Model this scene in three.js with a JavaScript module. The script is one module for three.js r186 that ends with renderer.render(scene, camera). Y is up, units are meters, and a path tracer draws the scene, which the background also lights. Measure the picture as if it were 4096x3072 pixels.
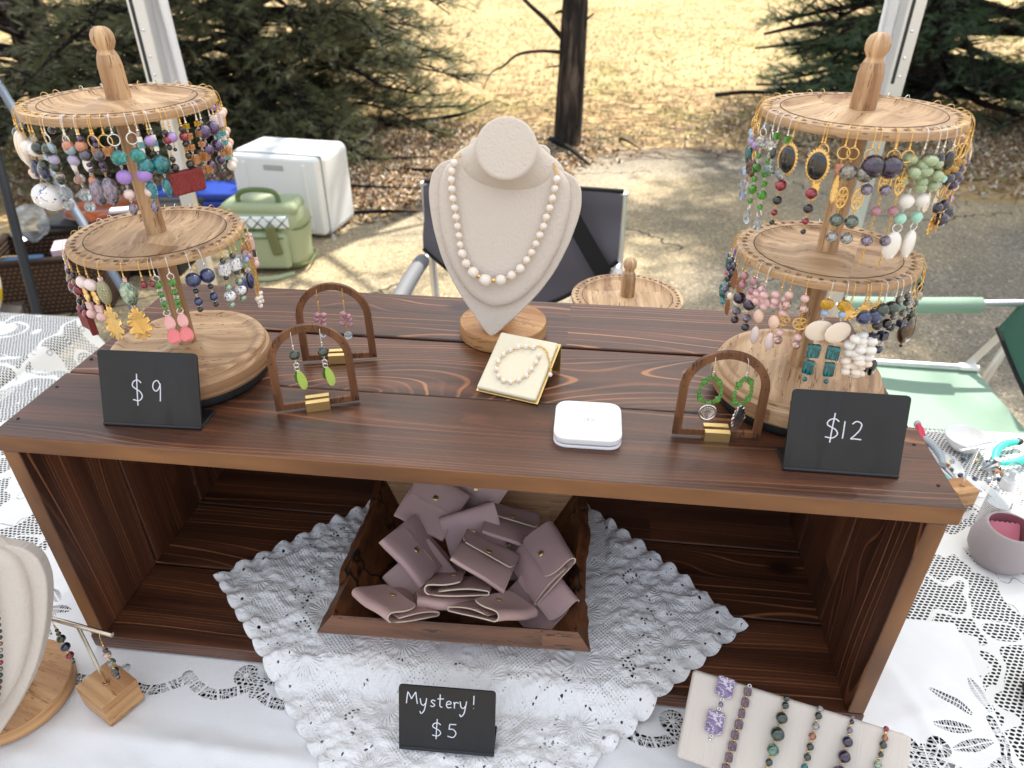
import * as THREE from 'three';
import { RoundedBoxGeometry } from 'three/addons/geometries/RoundedBoxGeometry.js';
import { mergeGeometries, mergeVertices } from 'three/addons/utils/BufferGeometryUtils.js';

// ---------- camera, sky, sun, exposure ----------
const scene = new THREE.Scene();
const camera = new THREE.PerspectiveCamera(56.9, 4 / 3, 0.05, 400);
camera.position.set(0.1229, 0.7333, 0.4925);
camera.rotation.set(-0.5656, 0.1179, -0.0006, 'YXZ');
camera.focus = 0.76; camera.userData.fStop = 7.5;
const renderer = new THREE.WebGLRenderer({ antialias: true });
renderer.toneMapping = THREE.LinearToneMapping;
renderer.toneMappingExposure = 2.35;
renderer.shadowMap.enabled = true;

const sunDir = new THREE.Vector3(0.23, 0.85, -0.475).normalize();
{ // hazy bright summer sky, brighter towards the horizon and round the sun
  const w = 512, h = 256, d = new Float32Array(w * h * 4);
  for (let j = 0; j < h; j++) for (let i = 0; i < w; i++) {
    const el = ((j + 0.5) / h - 0.5) * Math.PI, az = ((i + 0.5) / w - 0.5) * 2 * Math.PI;
    const v = new THREE.Vector3(Math.cos(el) * Math.cos(az), Math.sin(el), Math.cos(el) * Math.sin(az));
    const t = Math.pow(Math.max(0, v.y), 0.55), g = Math.max(0, v.dot(sunDir)), halo = 0.55 * Math.pow(g, 10);
    const k = (j * w + i) * 4;
    d[k] = 0.48 - 0.06 * t + halo; d[k + 1] = 0.50 - 0.03 * t + halo; d[k + 2] = 0.53 + 0.03 * t + halo * 0.95; d[k + 3] = 1;
    if (v.y < 0) { d[k] = 0.3; d[k + 1] = 0.27; d[k + 2] = 0.2; }
  }
  const sky = new THREE.DataTexture(d, w, h, THREE.RGBAFormat, THREE.FloatType);
  sky.mapping = THREE.EquirectangularReflectionMapping; sky.magFilter = sky.minFilter = THREE.LinearFilter; sky.needsUpdate = true;
  scene.background = sky; scene.environment = sky;
}
const sun = new THREE.DirectionalLight(new THREE.Color(1, 0.94, 0.84), 3.9);
sun.position.copy(sunDir).multiplyScalar(20); sun.castShadow = true; sun.shadow.mapSize.set(4096, 4096);
Object.assign(sun.shadow.camera, { left: -12, right: 12, top: 12, bottom: -12, near: 1, far: 60 });
scene.add(sun, sun.target);

// ---------- helpers ----------
const V = (x, y, z) => new THREE.Vector3(x, y, z);
function rng(s) { return () => { s = (s + 0x6d2b79f5) | 0; let t = Math.imul(s ^ (s >>> 15), 1 | s); t = (t + Math.imul(t ^ (t >>> 7), 61 | t)) ^ t; return ((t ^ (t >>> 14)) >>> 0) / 4294967296; }; }
const R0 = rng(11), U = (a, b, r = R0) => a + (b - a) * r();
const LAT = new Float32Array(65536); { const r = rng(5); for (let i = 0; i < 65536; i++) LAT[i] = r(); }
function vn(x, y) {
  const xi = Math.floor(x), yi = Math.floor(y); let fx = x - xi, fy = y - yi; fx = fx * fx * (3 - 2 * fx); fy = fy * fy * (3 - 2 * fy);
  const x0 = xi & 255, x1 = (xi + 1) & 255, y0 = (yi & 255) << 8, y1 = ((yi + 1) & 255) << 8;
  const a = LAT[y0 + x0], b = LAT[y0 + x1], c = LAT[y1 + x0], e = LAT[y1 + x1];
  return a + (b - a) * fx + (c - a) * fy + (a - b - c + e) * fx * fy;
}
function fbm(x, y, o = 4) { let s = 0, a = 0.5, n = 0; for (let i = 0; i < o; i++) { s += a * vn(x, y); n += a; x = x * 2.03 + 17.1; y = y * 2.03 + 9.7; a *= 0.5; } return s / n; }
function worley(x, y, jit = 0.9) {
  const xi = Math.floor(x), yi = Math.floor(y); let f1 = 9, f2 = 9;
  for (let j = -1; j <= 1; j++) for (let i = -1; i <= 1; i++) {
    const k = (((yi + j) & 255) << 8) + ((xi + i) & 255);
    const dx = xi + i + 0.5 + (LAT[k] - 0.5) * jit - x, dy = yi + j + 0.5 + (LAT[(k * 7 + 91) & 65535] - 0.5) * jit - y, q = dx * dx + dy * dy;
    if (q < f1) { f2 = f1; f1 = q; } else if (q < f2) f2 = q;
  }
  return [Math.sqrt(f1), Math.sqrt(f2)];
}
const mix = (a, b, t) => a + (b - a) * t, clamp = (x, a = 0, b = 1) => Math.min(b, Math.max(a, x)), sst = (a, b, x) => { const t = clamp((x - a) / (b - a)); return t * t * (3 - 2 * t); };
const mix3 = (a, b, t) => [mix(a[0], b[0], t), mix(a[1], b[1], t), mix(a[2], b[2], t)];
// fn(u, v) -> [r,g,b] in 0..255 (colour) or a number 0..1 (grey)
function dtex(w, h, fn, srgb = true) {
  const d = new Uint8Array(w * h * 4);
  for (let j = 0; j < h; j++) for (let i = 0; i < w; i++) {
    const c = fn((i + 0.5) / w, (j + 0.5) / h), k = (j * w + i) * 4;
    if (typeof c === 'number') d[k] = d[k + 1] = d[k + 2] = clamp(c) * 255; else { d[k] = clamp(c[0], 0, 255); d[k + 1] = clamp(c[1], 0, 255); d[k + 2] = clamp(c[2], 0, 255); }
    d[k + 3] = 255;
  }
  const t = new THREE.DataTexture(d, w, h); t.magFilter = THREE.LinearFilter; t.minFilter = THREE.LinearMipmapLinearFilter; t.wrapS = t.wrapT = THREE.RepeatWrapping;
  if (srgb) t.colorSpace = THREE.SRGBColorSpace; t.needsUpdate = true; return t;
}
function ctex(w, h, draw, srgb = true) {
  const c = document.createElement('canvas'); c.width = w; c.height = h; draw(c.getContext('2d'), w, h);
  const t = new THREE.CanvasTexture(c); if (srgb) t.colorSpace = THREE.SRGBColorSpace; t.wrapS = t.wrapT = THREE.RepeatWrapping; return t;
}
const std = (o) => new THREE.MeshStandardMaterial(o), phy = (o) => new THREE.MeshPhysicalMaterial(o);
const taken = new Map();
function numbered(n) { const k = taken.get(n) || 0; taken.set(n, k + 1); return k ? n + '_' + String(k).padStart(3, '0') : n; }
function mesh(name, geo, mat, parent) { const m = new THREE.Mesh(geo, mat); m.name = name; m.castShadow = m.receiveShadow = true; if (parent) parent.add(m); return m; }
function tag(o, label, category, group) { o.userData.label = label; o.userData.category = category; if (group) o.userData.group = group; return o; }
function thing(name, label, category, pos = [0, 0, 0], yaw = 0, group) {
  const g = new THREE.Group(); g.name = numbered(name); g.position.set(...pos); g.rotation.y = yaw; tag(g, label, category, group); scene.add(g); return g;
}
function solo(name, geo, mat, label, category, group) { const m = mesh(numbered(name), geo, mat); tag(m, label, category, group); scene.add(m); return m; }
function struct(name, geo, mat) { const m = mesh(numbered(name), geo, mat); m.userData.kind = 'structure'; scene.add(m); return m; }
function setUV(geo, fn) {
  const p = geo.attributes.position, n = geo.attributes.normal, uv = new Float32Array(p.count * 2);
  for (let i = 0; i < p.count; i++) { const q = fn(p.getX(i), p.getY(i), p.getZ(i), Math.abs(n.getX(i)), Math.abs(n.getY(i)), Math.abs(n.getZ(i))); uv[2 * i] = q[0]; uv[2 * i + 1] = q[1]; }
  geo.setAttribute('uv', new THREE.BufferAttribute(uv, 2)); return geo;
}
const at = (g, x, y, z) => g.translate(x, y, z);
function rbox(w, h, d, r = 0.002, s = 2) { return new RoundedBoxGeometry(w, h, d, s, Math.min(r, w / 2.01, h / 2.01, d / 2.01)); }
function tube(pts, r, seg = 12, rad = 6, closed = false) { return new THREE.TubeGeometry(new THREE.CatmullRomCurve3(pts.map((p) => p.isVector3 ? p : V(...p)), closed), seg, r, rad, closed); }
// tapered tube: radii along the path
function taper(pts, rads, seg = 12, rad = 7) {
  const c = new THREE.CatmullRomCurve3(pts.map((p) => p.isVector3 ? p : V(...p))), g = new THREE.TubeGeometry(c, seg, 1, rad, false), p = g.attributes.position;
  for (let i = 0; i <= seg; i++) {
    const t = i / seg, o = c.getPointAt(t), f = t * (rads.length - 1), k = Math.min(rads.length - 2, Math.floor(f)), r = mix(rads[k], rads[k + 1], f - k);
    for (let j = 0; j <= rad; j++) { const q = i * (rad + 1) + j; p.setXYZ(q, o.x + (p.getX(q) - o.x) * r, o.y + (p.getY(q) - o.y) * r, o.z + (p.getZ(q) - o.z) * r); }
  }
  return g;
}
function bar(a, b, r, rad = 8) { const A = V(...a), B = V(...b), l = A.distanceTo(B), g = new THREE.CylinderGeometry(r, r, l, rad); g.applyQuaternion(new THREE.Quaternion().setFromUnitVectors(V(0, 1, 0), B.clone().sub(A).normalize())); return at(g, (A.x + B.x) / 2, (A.y + B.y) / 2, (A.z + B.z) / 2); }
function merge(list) { return mergeGeometries(list.map((g) => { const q = g.index ? g.toNonIndexed() : g.clone(); for (const k of Object.keys(q.attributes)) if (!['position', 'normal', 'uv'].includes(k)) q.deleteAttribute(k); if (!q.attributes.uv) q.setAttribute('uv', new THREE.BufferAttribute(new Float32Array(q.attributes.position.count * 2), 2)); q.clearGroups(); return q; })); }
// a bent sheet: f(a, b) -> Vector3 for a, b in 0..1
function sheet(na, nb, f) {
  const P = [], uv = [], ix = [];
  for (let j = 0; j <= nb; j++) for (let i = 0; i <= na; i++) { const q = f(i / na, j / nb); P.push(q.x, q.y, q.z); uv.push(q.u ?? i / na, q.v ?? j / nb); }
  for (let j = 0; j < nb; j++) for (let i = 0; i < na; i++) { const k = j * (na + 1) + i; ix.push(k, k + na + 1, k + 1, k + 1, k + na + 1, k + na + 2); }
  const g = new THREE.BufferGeometry(); g.setAttribute('position', new THREE.Float32BufferAttribute(P, 3)); g.setAttribute('uv', new THREE.Float32BufferAttribute(uv, 2)); g.setIndex(ix); g.computeVertexNormals(); return g;
}
const quatFrom = (x, y, z) => new THREE.Quaternion().setFromRotationMatrix(new THREE.Matrix4().makeBasis(x, y, z));
const D2R = Math.PI / 180;
const H = 0.3207, GY = -0.74;   // crate top, ground

// ---------- shared materials ----------
const M = {};
M.gold = std({ color: new THREE.Color().setRGB(0.90, 0.62, 0.25), metalness: 1, roughness: 0.24 });
M.brass = std({ color: new THREE.Color().setRGB(0.80, 0.62, 0.28), metalness: 1, roughness: 0.38 });
M.silver = std({ color: new THREE.Color().setRGB(0.86, 0.86, 0.87), metalness: 1, roughness: 0.2 });
M.alu = std({ color: new THREE.Color().setRGB(0.72, 0.73, 0.74), metalness: 0.85, roughness: 0.42 });
M.copper = std({ color: new THREE.Color().setRGB(0.55, 0.30, 0.18), metalness: 1, roughness: 0.35 });
const speck = dtex(256, 256, (u, v) => 0.5 + 0.5 * (vn(u * 256, v * 256) - 0.5) + 0.5 * (vn(u * 120, v * 120) - 0.5), false);
const mott = dtex(512, 256, (u, v) => { const n = fbm(u * 14, v * 7, 5), w = Math.abs(fbm(u * 9 + 40, v * 5, 4) - 0.5) * 2; const k = clamp(0.68 + (n - 0.5) * 1.3 + (w < 0.06 ? 0.3 : 0)) * 255; return [k, k, k]; });
// ---------- dark stained softwood of the crate: 1 m x 0.48 m, four strips of 0.12 m ----------
function crateGrain(u, v) { // metres -> [tone 0..1 light, relief 0..1]
  const s = Math.floor(v / 0.12) & 3, y = v - Math.floor(v / 0.12) * 0.12;
  let ph, amp = 1;
  const wob = fbm(u * 2.2 + s * 31, y * 9 + s * 7, 3) - 0.5, big = fbm(u * 0.9 + s * 13, s * 5.3, 2) - 0.5, wv = fbm(u * 1.1 + s * 3, y * 22 + s * 17, 2) - 0.5;
  if (s === 1) { // wild cathedral figure
    const c = 0.062 + 0.05 * Math.sin(u * 4.1 + 0.6) + 0.07 * wob, dep = 0.05 * Math.sin(u * 5.6 + 1.1) + 0.07 * big;
    ph = Math.sqrt((y - c) * (y - c) * 0.8 + dep * dep + 0.00002) * 215 + wob * 5 + wv * 3; amp = 0.85;
  } else if (s === 2) { ph = y * 150 + wob * 8 + wv * 9 + 3.5 * Math.exp(-(((u - 0.72) / 0.06) ** 2 + ((y - 0.03) / 0.02) ** 2)); amp = 1; }
  else if (s === 3) { ph = y * 185 + wob * 10 + wv * 10 + u * 1.6; amp = 1; }
  else { ph = y * 175 + wob * 8 - u * 2.1 + big * 5 + wv * 9; amp = 0.62; }
  const fl = Math.floor(ph), f = ph - fl, ra = LAT[((fl + 900) * 53 + s * 977) & 65535], late = sst(0.4 + 0.3 * ra, 0.86, f) * (1 - sst(0.92, 1, f)) * (0.12 + 1.25 * ra * ra);
  const streak = fbm(u * 3, y * 60 + s * 50, 4), fib = vn(u * 260, y * 2600);
  let t = 0.24 + amp * 0.6 * late * (0.45 + 1.1 * fbm(u * 5 + 3, ph * 0.7, 2)) + (streak - 0.5) * 0.5 + (fib - 0.5) * 0.12;
  // knots
  for (const [kx, ky, kr] of [[0.585, 0.007, 0.006], [0.31, 0.41, 0.009], [0.86, 0.27, 0.008], [0.12, 0.22, 0.006]]) { const d = Math.hypot((u - kx) * 0.6, v - ky) / kr; if (d < 2.2) t = mix(0.02 + 0.1 * Math.sin(d * 12), t, sst(0.5, 2.2, d)); }
  return [clamp(t), late];
}
const crateTex = dtex(2048, 1024, (a, b) => {
  const [t] = crateGrain(a, b * 0.48), w = fbm(a * 6, b * 5, 4);
  let c = t < 0.4 ? mix3([42, 24, 16], [101, 63, 44], t / 0.4) : mix3([101, 63, 44], [172, 118, 78], (t - 0.4) / 0.6);
  return mix3(c, [c[0] * 1.06 + 3, c[1] * 1.03 + 1, c[2] * 0.98], w);
});
const crateBump = dtex(1024, 512, (a, b) => 0.35 + 0.5 * crateGrain(a, b * 0.48)[1] + 0.15 * vn(a * 300, b * 900), false);
M.crate = phy({ map: crateTex, bumpMap: crateBump, bumpScale: 0.0004, roughness: 0.42, clearcoat: 0.3, clearcoatRoughness: 0.32 });
const edgeTex = dtex(1024, 128, (a, b) => { const n = fbm(a * 5, b * 3, 4), st = fbm(a * 9, b * 26, 4), k = sst(0.6, 0.74, fbm(a * 4 + 20, b * 1.2, 3)); return mix3(mix3([100, 66, 42], [162, 114, 72], clamp(0.5 + (n - 0.5) * 1.2 + (st - 0.5) * 1.1)), [58, 36, 24], k * 0.8); });
M.crateEdge = std({ map: edgeTex, roughness: 0.5 });
const nailMat = std({ color: '#2a211c', metalness: 0.6, roughness: 0.5 });
// board of size (sx, sy, sz), grain along axis 'x' or 'y'; strip picks the figure
function board(sx, sy, sz, grain, uo, strip, r = 0.0022) {
  const g = rbox(sx, sy, sz, r);
  setUV(g, (x, y, z, nx, ny, nz) => {
    const al = grain === 'x' ? x : y; let ac;
    if (grain === 'x') ac = ny > 0.6 ? z + sz / 2 : nx > 0.6 ? z + sz / 2 : y + sy / 2 + 0.03; else ac = nx > 0.6 ? z + sz / 2 : nz > 0.6 ? x + sx / 2 + 0.02 : z + sz / 2;
    return [uo + al, (strip * 0.12 + clamp(ac, 0.001, 0.119)) / 0.48];
  });
  return g;
}
{
  const c = thing('wooden_crate', 'long open-front dark stained wooden crate standing on the white tablecloth', 'crate', [0, 0.002, 0]);
  const T = 0.02, L = 0.9, W = 0.12, y2 = H - 0.002;
  const edged = [M.crate, M.crate, M.crate, M.crate, M.crateEdge, M.crate];
  const strips = [0, 1, 2], offs = [0.5, 0.47, 0.9], ext = [0.0025, -0.0015, 0.001];
  for (let k = 0; k < 3; k++) {
    const b = mesh('top_board', board(L + ext[k] * 2, T, W - (k ? 0.0022 : 0.0012), 'x', offs[k], strips[k]), k ? M.crate : edged, c); b.position.set(ext[k] * 0.6, y2 - T / 2 - [0, 0.0006, -0.0012][k], -W / 2 - k * W - 0.0005);
    if (!k) b.userData.label = 'front top board with a lighter orange-brown front edge';
    const f = mesh('bottom_board', board(L - 0.006, T, W - 0.003, 'x', 0.15 + 0.31 * k, 3 - (k % 2)), k ? M.crate : M.crate, c); f.position.set(0, T / 2, -W / 2 - k * W);
    for (const s of [-1, 1]) {
      const p = mesh('side_board', board(0.018, y2 - 2 * T - 0.001, W - 0.0035, 'y', 0.2 + 0.37 * k + (s > 0 ? 0.5 : 0), (k + (s > 0 ? 2 : 3)) & 3), k ? M.crate : [M.crate, M.crate, M.crate, M.crate, M.crateEdge, M.crate], c);
      p.position.set(s * (L / 2 - 0.0125), y2 / 2, -W / 2 - k * W - 0.001);
    }
    const bh = (y2 - 2 * T) / 3, q = mesh('back_board', board(L - 0.045, bh - 0.003, 0.014, 'x', 0.1 + 0.27 * k, (k + 1) & 3), M.crate, c); q.position.set(0, T + bh * (k + 0.5), -0.352);
  }
  for (const s of [-1, 1]) for (let k = 0; k < 3; k++) for (const dz of [0.03, 0.09]) { const n = mesh('nail', new THREE.CylinderGeometry(0.0016, 0.0016, 0.001, 8), nailMat, c); n.position.set(s * 0.441, y2 + 0.0001, -k * W - dz); }
}

// ---------- tables ----------
const tableMat = std({ color: '#1d1d20', roughness: 0.7 }), legMat = std({ color: '#3a3c40', metalness: 0.6, roughness: 0.5 });
function foldTable(x0, x1, z0, z1, top, label) {
  const t = thing('folding_table', label, 'table', [(x0 + x1) / 2, GY, (z0 + z1) / 2], 0, 'folding tables'), w = x1 - x0, d = z1 - z0, h = top - GY;
  mesh('table_top', at(rbox(w, 0.04, d, 0.01), 0, h - 0.02, 0), tableMat, t);
  for (const sx of [-1, 1]) for (const sz of [-1, 1]) mesh('leg', bar([sx * (w / 2 - 0.12), 0, sz * (d / 2 - 0.08)], [sx * (w / 2 - 0.16), h - 0.04, sz * (d / 2 - 0.08)], 0.014), legMat, t);
}
foldTable(-0.97, 0.99, -0.6, 0.165, -0.008, 'black folding table carrying the dark wooden crate');
foldTable(-1.78, -1.03, -0.84, 0.6, -0.012, 'black folding table under lace beside the crate table');

// ---------- lace: net of small holes with solid flowers and scrolls, 0.32 m tile ----------
function laceHole(u, v) { // 1 = thread, 0 = hole
  const den = 74, wx = u + 0.006 * (vn(u * 30, v * 30) - 0.5), row = Math.floor(v * den), a = wx * den * 0.72 + (row & 1) * 0.5, hx = a - Math.floor(a) - 0.5, hy = v * den - row - 0.5, hole = Math.hypot(hx * 0.98, hy * 1.02) < 0.37;
  const n1 = fbm(u * 7, v * 7, 2), n2 = fbm(u * 5 + 40, v * 5 + 9, 2), n3 = fbm(u * 11 + 70, v * 11, 2);
  const scroll = Math.abs(n1 - 0.5) < 0.045, petal = n2 > 0.585, vein = Math.abs(n3 - 0.5) < 0.018;
  if (scroll) return 1; if (petal) return vein && ((Math.floor(u * 300) + Math.floor(v * 300)) & 1) ? 0 : 1;
  if (n2 > 0.565) return 1; return hole ? 0 : 1;
}
const laceAlpha = dtex(1536, 1536, (u, v) => laceHole(u, v), false); laceAlpha.wrapS = laceAlpha.wrapT = THREE.MirroredRepeatWrapping;
const laceBump = dtex(512, 512, (u, v) => 0.4 * laceHole(u, v) + 0.3 * vn(u * 512, v * 180) + 0.3 * vn(u * 90, v * 90), false); laceBump.wrapS = laceBump.wrapT = THREE.MirroredRepeatWrapping;
M.lace = std({ color: new THREE.Color().setRGB(0.80, 0.80, 0.79), roughness: 0.95, alphaMap: laceAlpha, alphaTest: 0.5, bumpMap: laceBump, bumpScale: 0.0006, side: THREE.DoubleSide });
const wr = (x, z, k = 1) => k * (fbm(x * 9 + 3, z * 9 + 8, 3) - 0.5);
{ // lace on the crate table, hanging over its back edge and right end
  const g = sheet(90, 60, (a, b) => { let x = mix(-0.99, 1.13, a), z = mix(-0.76, 0.17, b), y = -0.005; const u = x / 0.36, v = z / 0.36;
    if (z < -0.605) { y -= (-0.605 - z); z = -0.608 - 0.01 * Math.sin(x * 22); }
    if (x > 0.995) { y -= (x - 0.995); x = 0.998 + 0.012 * Math.sin(z * 25); }
    y += Math.max(0, wr(x, z, 0.004)) * (Math.abs(x) > 0.62 ? 1 : 0); return Object.assign(V(x, y, z), { u, v }); });
  solo('lace_tablecloth', g, M.lace, 'white floral lace tablecloth under the bowl, pliers and spray bottle', 'tablecloth');
}
{ // lace on the neighbouring table with a drooping corner
  const g = sheet(70, 70, (a, b) => { let x = mix(-1.85, -0.86, a), z = mix(-0.93, 0.6, b), y = -0.008; const u = x / 0.36 + 0.37, v = z / 0.36 + 0.11;
    const ox = Math.max(0, x + 1.03), oz = Math.max(0, -0.84 - z); y += Math.max(0, wr(x, z, 0.012));
    if (ox > 0) { y -= ox * 0.80 + 0.02 * sst(0, 0.05, ox); x = -1.03 + ox * 0.62 + 0.012 * Math.sin(z * 30) * ox * 8; }
    if (oz > 0) { y -= oz * 0.9; z = -0.84 - oz * 0.35; }
    return Object.assign(V(x, y, z), { u, v }); });
  solo('lace_tablecloth', g, M.lace, 'white lace tablecloth with a drooping net corner over the neighbouring table', 'tablecloth');
}
// ---------- white cutwork cloth: openings with thread webs ----------
const CX0 = -0.61, CX1 = 0.605, CZ0 = -0.16, CZ1 = 0.19;
const cutAlpha = ctex(2048, 590, (c, w, h) => {
  const X = (x) => (x - CX0) / (CX1 - CX0) * w, Z = (z) => (z - CZ0) / (CZ1 - CZ0) * h, S = w / (CX1 - CX0), rr = rng(77);
  c.fillStyle = '#fff'; c.fillRect(0, 0, w, h);
  const leaf = (x0, z0, x1, z1, wd) => { // open leaf crossed by threads
    const dx = x1 - x0, dz = z1 - z0, l = Math.hypot(dx, dz), nx = -dz / l, nz = dx / l; c.save(); c.beginPath(); c.moveTo(X(x0), Z(z0));
    c.quadraticCurveTo(X(x0 + dx / 2 + nx * wd), Z(z0 + dz / 2 + nz * wd), X(x1), Z(z1)); c.quadraticCurveTo(X(x0 + dx / 2 - nx * wd), Z(z0 + dz / 2 - nz * wd), X(x0), Z(z0)); c.fillStyle = '#000'; c.fill(); c.clip();
    c.strokeStyle = '#fff'; c.lineWidth = 1.5; const n = Math.round(l / 0.0032); for (let i = 1; i < n; i++) { const t = i / n, q = (rr() - 0.5) * 0.002; c.beginPath(); c.moveTo(X(x0 + dx * t + nx * wd), Z(z0 + dz * t + nz * wd + q)); c.lineTo(X(x0 + dx * t - nx * wd), Z(z0 + dz * t - nz * wd - q)); c.stroke(); }
    c.lineWidth = 2.6; c.beginPath(); c.moveTo(X(x0), Z(z0)); c.lineTo(X(x1), Z(z1)); c.stroke(); c.restore();
  };
  const wheel = (x, z, r) => { c.save(); c.beginPath(); c.arc(X(x), Z(z), r * S, 0, 7); c.fillStyle = '#000'; c.fill(); c.strokeStyle = '#fff'; c.lineWidth = 2; for (let i = 0; i < 9; i++) { const t = i * 0.698 + rr() * 0.2; c.beginPath(); c.moveTo(X(x), Z(z)); c.lineTo(X(x + Math.cos(t) * r), Z(z + Math.sin(t) * r)); c.stroke(); } c.beginPath(); c.arc(X(x), Z(z), r * S * 0.22, 0, 7); c.fillStyle = '#fff'; c.fill(); c.restore(); };
  const band = (pts, wd) => { // scalloped openwork ribbon with webs
    c.lineCap = 'round'; c.lineJoin = 'round'; const path = () => { c.beginPath(); pts.forEach((p, i) => i ? c.lineTo(X(p[0]), Z(p[1])) : c.moveTo(X(p[0]), Z(p[1]))); };
    c.strokeStyle = '#000'; c.lineWidth = wd * S; path(); c.stroke();
    c.strokeStyle = '#fff'; let acc = 0;
    for (let i = 1; i < pts.length; i++) { const [a, b] = [pts[i - 1], pts[i]], l = Math.hypot(b[0] - a[0], b[1] - a[1]); for (let t = 0; t < l; t += 0.0045) { acc += 0.0045; const x = mix(a[0], b[0], t / l), z = mix(a[1], b[1], t / l), nx = -(b[1] - a[1]) / l * wd * 0.62, nz = (b[0] - a[0]) / l * wd * 0.62, k = (rr() - 0.5) * 0.012; c.lineWidth = acc > 0.022 ? (acc = 0, 5) : 1.6; c.beginPath(); c.moveTo(X(x + nx + k), Z(z + nz)); c.lineTo(X(x - nx - k), Z(z - nz)); c.stroke(); } }
    c.lineWidth = 1.6; path(); c.stroke();
  };
  for (let s = 0; s < 14; s++) { const x0 = -0.48 + s * 0.082, pts = []; for (let i = 0; i <= 10; i++) pts.push([x0 + 0.0085 * i, 0.022 + 0.02 * Math.sin(Math.PI * i / 10) + (s % 2 ? 0.004 : 0)]); band(pts, 0.013); }
  for (let s = 0; s < 13; s++) { const x = -0.398 + s * 0.082; if (s % 3 === 2) { wheel(x - 0.014, 0.014, 0.014); wheel(x + 0.02, 0.012, 0.012); leaf(x + 0.005, 0.005, x + 0.004, 0.045, 0.014); } }
  for (const [a, b, d, e, wd] of [[0.592, -0.085, 0.601, -0.035, 0.014], [0.537, -0.062, 0.582, -0.031, 0.013], [0.525, -0.016, 0.575, -0.015, 0.014], [0.536, 0.012, 0.592, -0.004, 0.014], [0.55, 0.06, 0.59, 0.026, 0.013], [-0.561, -0.081, -0.534, -0.059, 0.012], [-0.545, -0.05, -0.51, -0.05, 0.012], [-0.54, -0.02, -0.51, -0.01, 0.013], [-0.50, 0.0, -0.485, 0.034, 0.013], [-0.575, 0.02, -0.53, 0.03, 0.013]]) leaf(a, b, d, e, wd);
  band([[0.597, -0.03], [0.599, 0.0], [0.588, 0.03], [0.598, 0.06], [0.588, 0.1]], 0.009); band([[-0.6, -0.1], [-0.596, -0.06], [-0.602, -0.02], [-0.594, 0.03], [-0.6, 0.08]], 0.009);
}, false);
const clothBump = dtex(512, 512, (u, v) => 0.5 * vn(u * 512, v * 256) + 0.5 * vn(u * 256, v * 512), false);
const clothBumpC = clothBump.clone(); clothBumpC.repeat.set(8, 3);
M.white = std({ color: new THREE.Color().setRGB(0.84, 0.845, 0.86), roughness: 0.92, alphaMap: cutAlpha, alphaTest: 0.5, bumpMap: clothBumpC, bumpScale: 0.00025, side: THREE.DoubleSide });
{
  const folds = [[-0.5, 0.10, 0.25, 0.115], [-0.35, 0.145, 0.3, 0.13], [0.30, 0.10, 0.61, 0.02], [0.44, 0.0, 0.6, -0.05], [-0.62, 0.12, -0.4, 0.17], [0.5, -0.1, 0.56, 0.15], [-0.2, 0.16, 0.1, 0.1]];
  const g = sheet(220, 70, (a, b) => { let x = mix(CX0, CX1, a), z = mix(CZ0, CZ1, 1 - b), y = -0.0005; x += 0.012 * (fbm(z * 6, a > 0.5 ? 3 : 9, 2) - 0.5) * (a < 0.03 || a > 0.97 ? 1 : 0);
    const free = sst(0, 0.04, Math.max(Math.abs(x) - 0.46, z)) ;
    let w = Math.max(0, wr(x * 1.3, z * 2, 0.013)) + Math.max(0, 0.006 * (fbm(x * 3 + z * 22, z * 16 - x * 5, 3) - 0.47)); for (const [x0, z0, x1, z1] of folds) { const dx = x1 - x0, dz = z1 - z0, l2 = dx * dx + dz * dz, t = clamp(((x - x0) * dx + (z - z0) * dz) / l2), d = Math.hypot(x - x0 - dx * t, z - z0 - dz * t); w += 0.0042 * Math.exp(-((d / 0.009) ** 2)) * Math.sin(Math.PI * clamp(t, 0.02, 0.98)); }
    y += w * free; if (z > 0.168) { y -= (z - 0.168) * 2; z = 0.17; } return Object.assign(V(x, y, z), { u: a, v: b === 0 ? 0.999 : 1 - b }); });
  // canvas row 0 is the top: v runs from the front edge up
  const uv = g.attributes.uv; for (let i = 0; i < uv.count; i++) uv.setY(i, 1 - uv.getY(i));
  solo('cutwork_tablecloth', g, M.white, 'plain white cotton tablecloth with openwork scallops under the dark crate', 'tablecloth');
}
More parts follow.
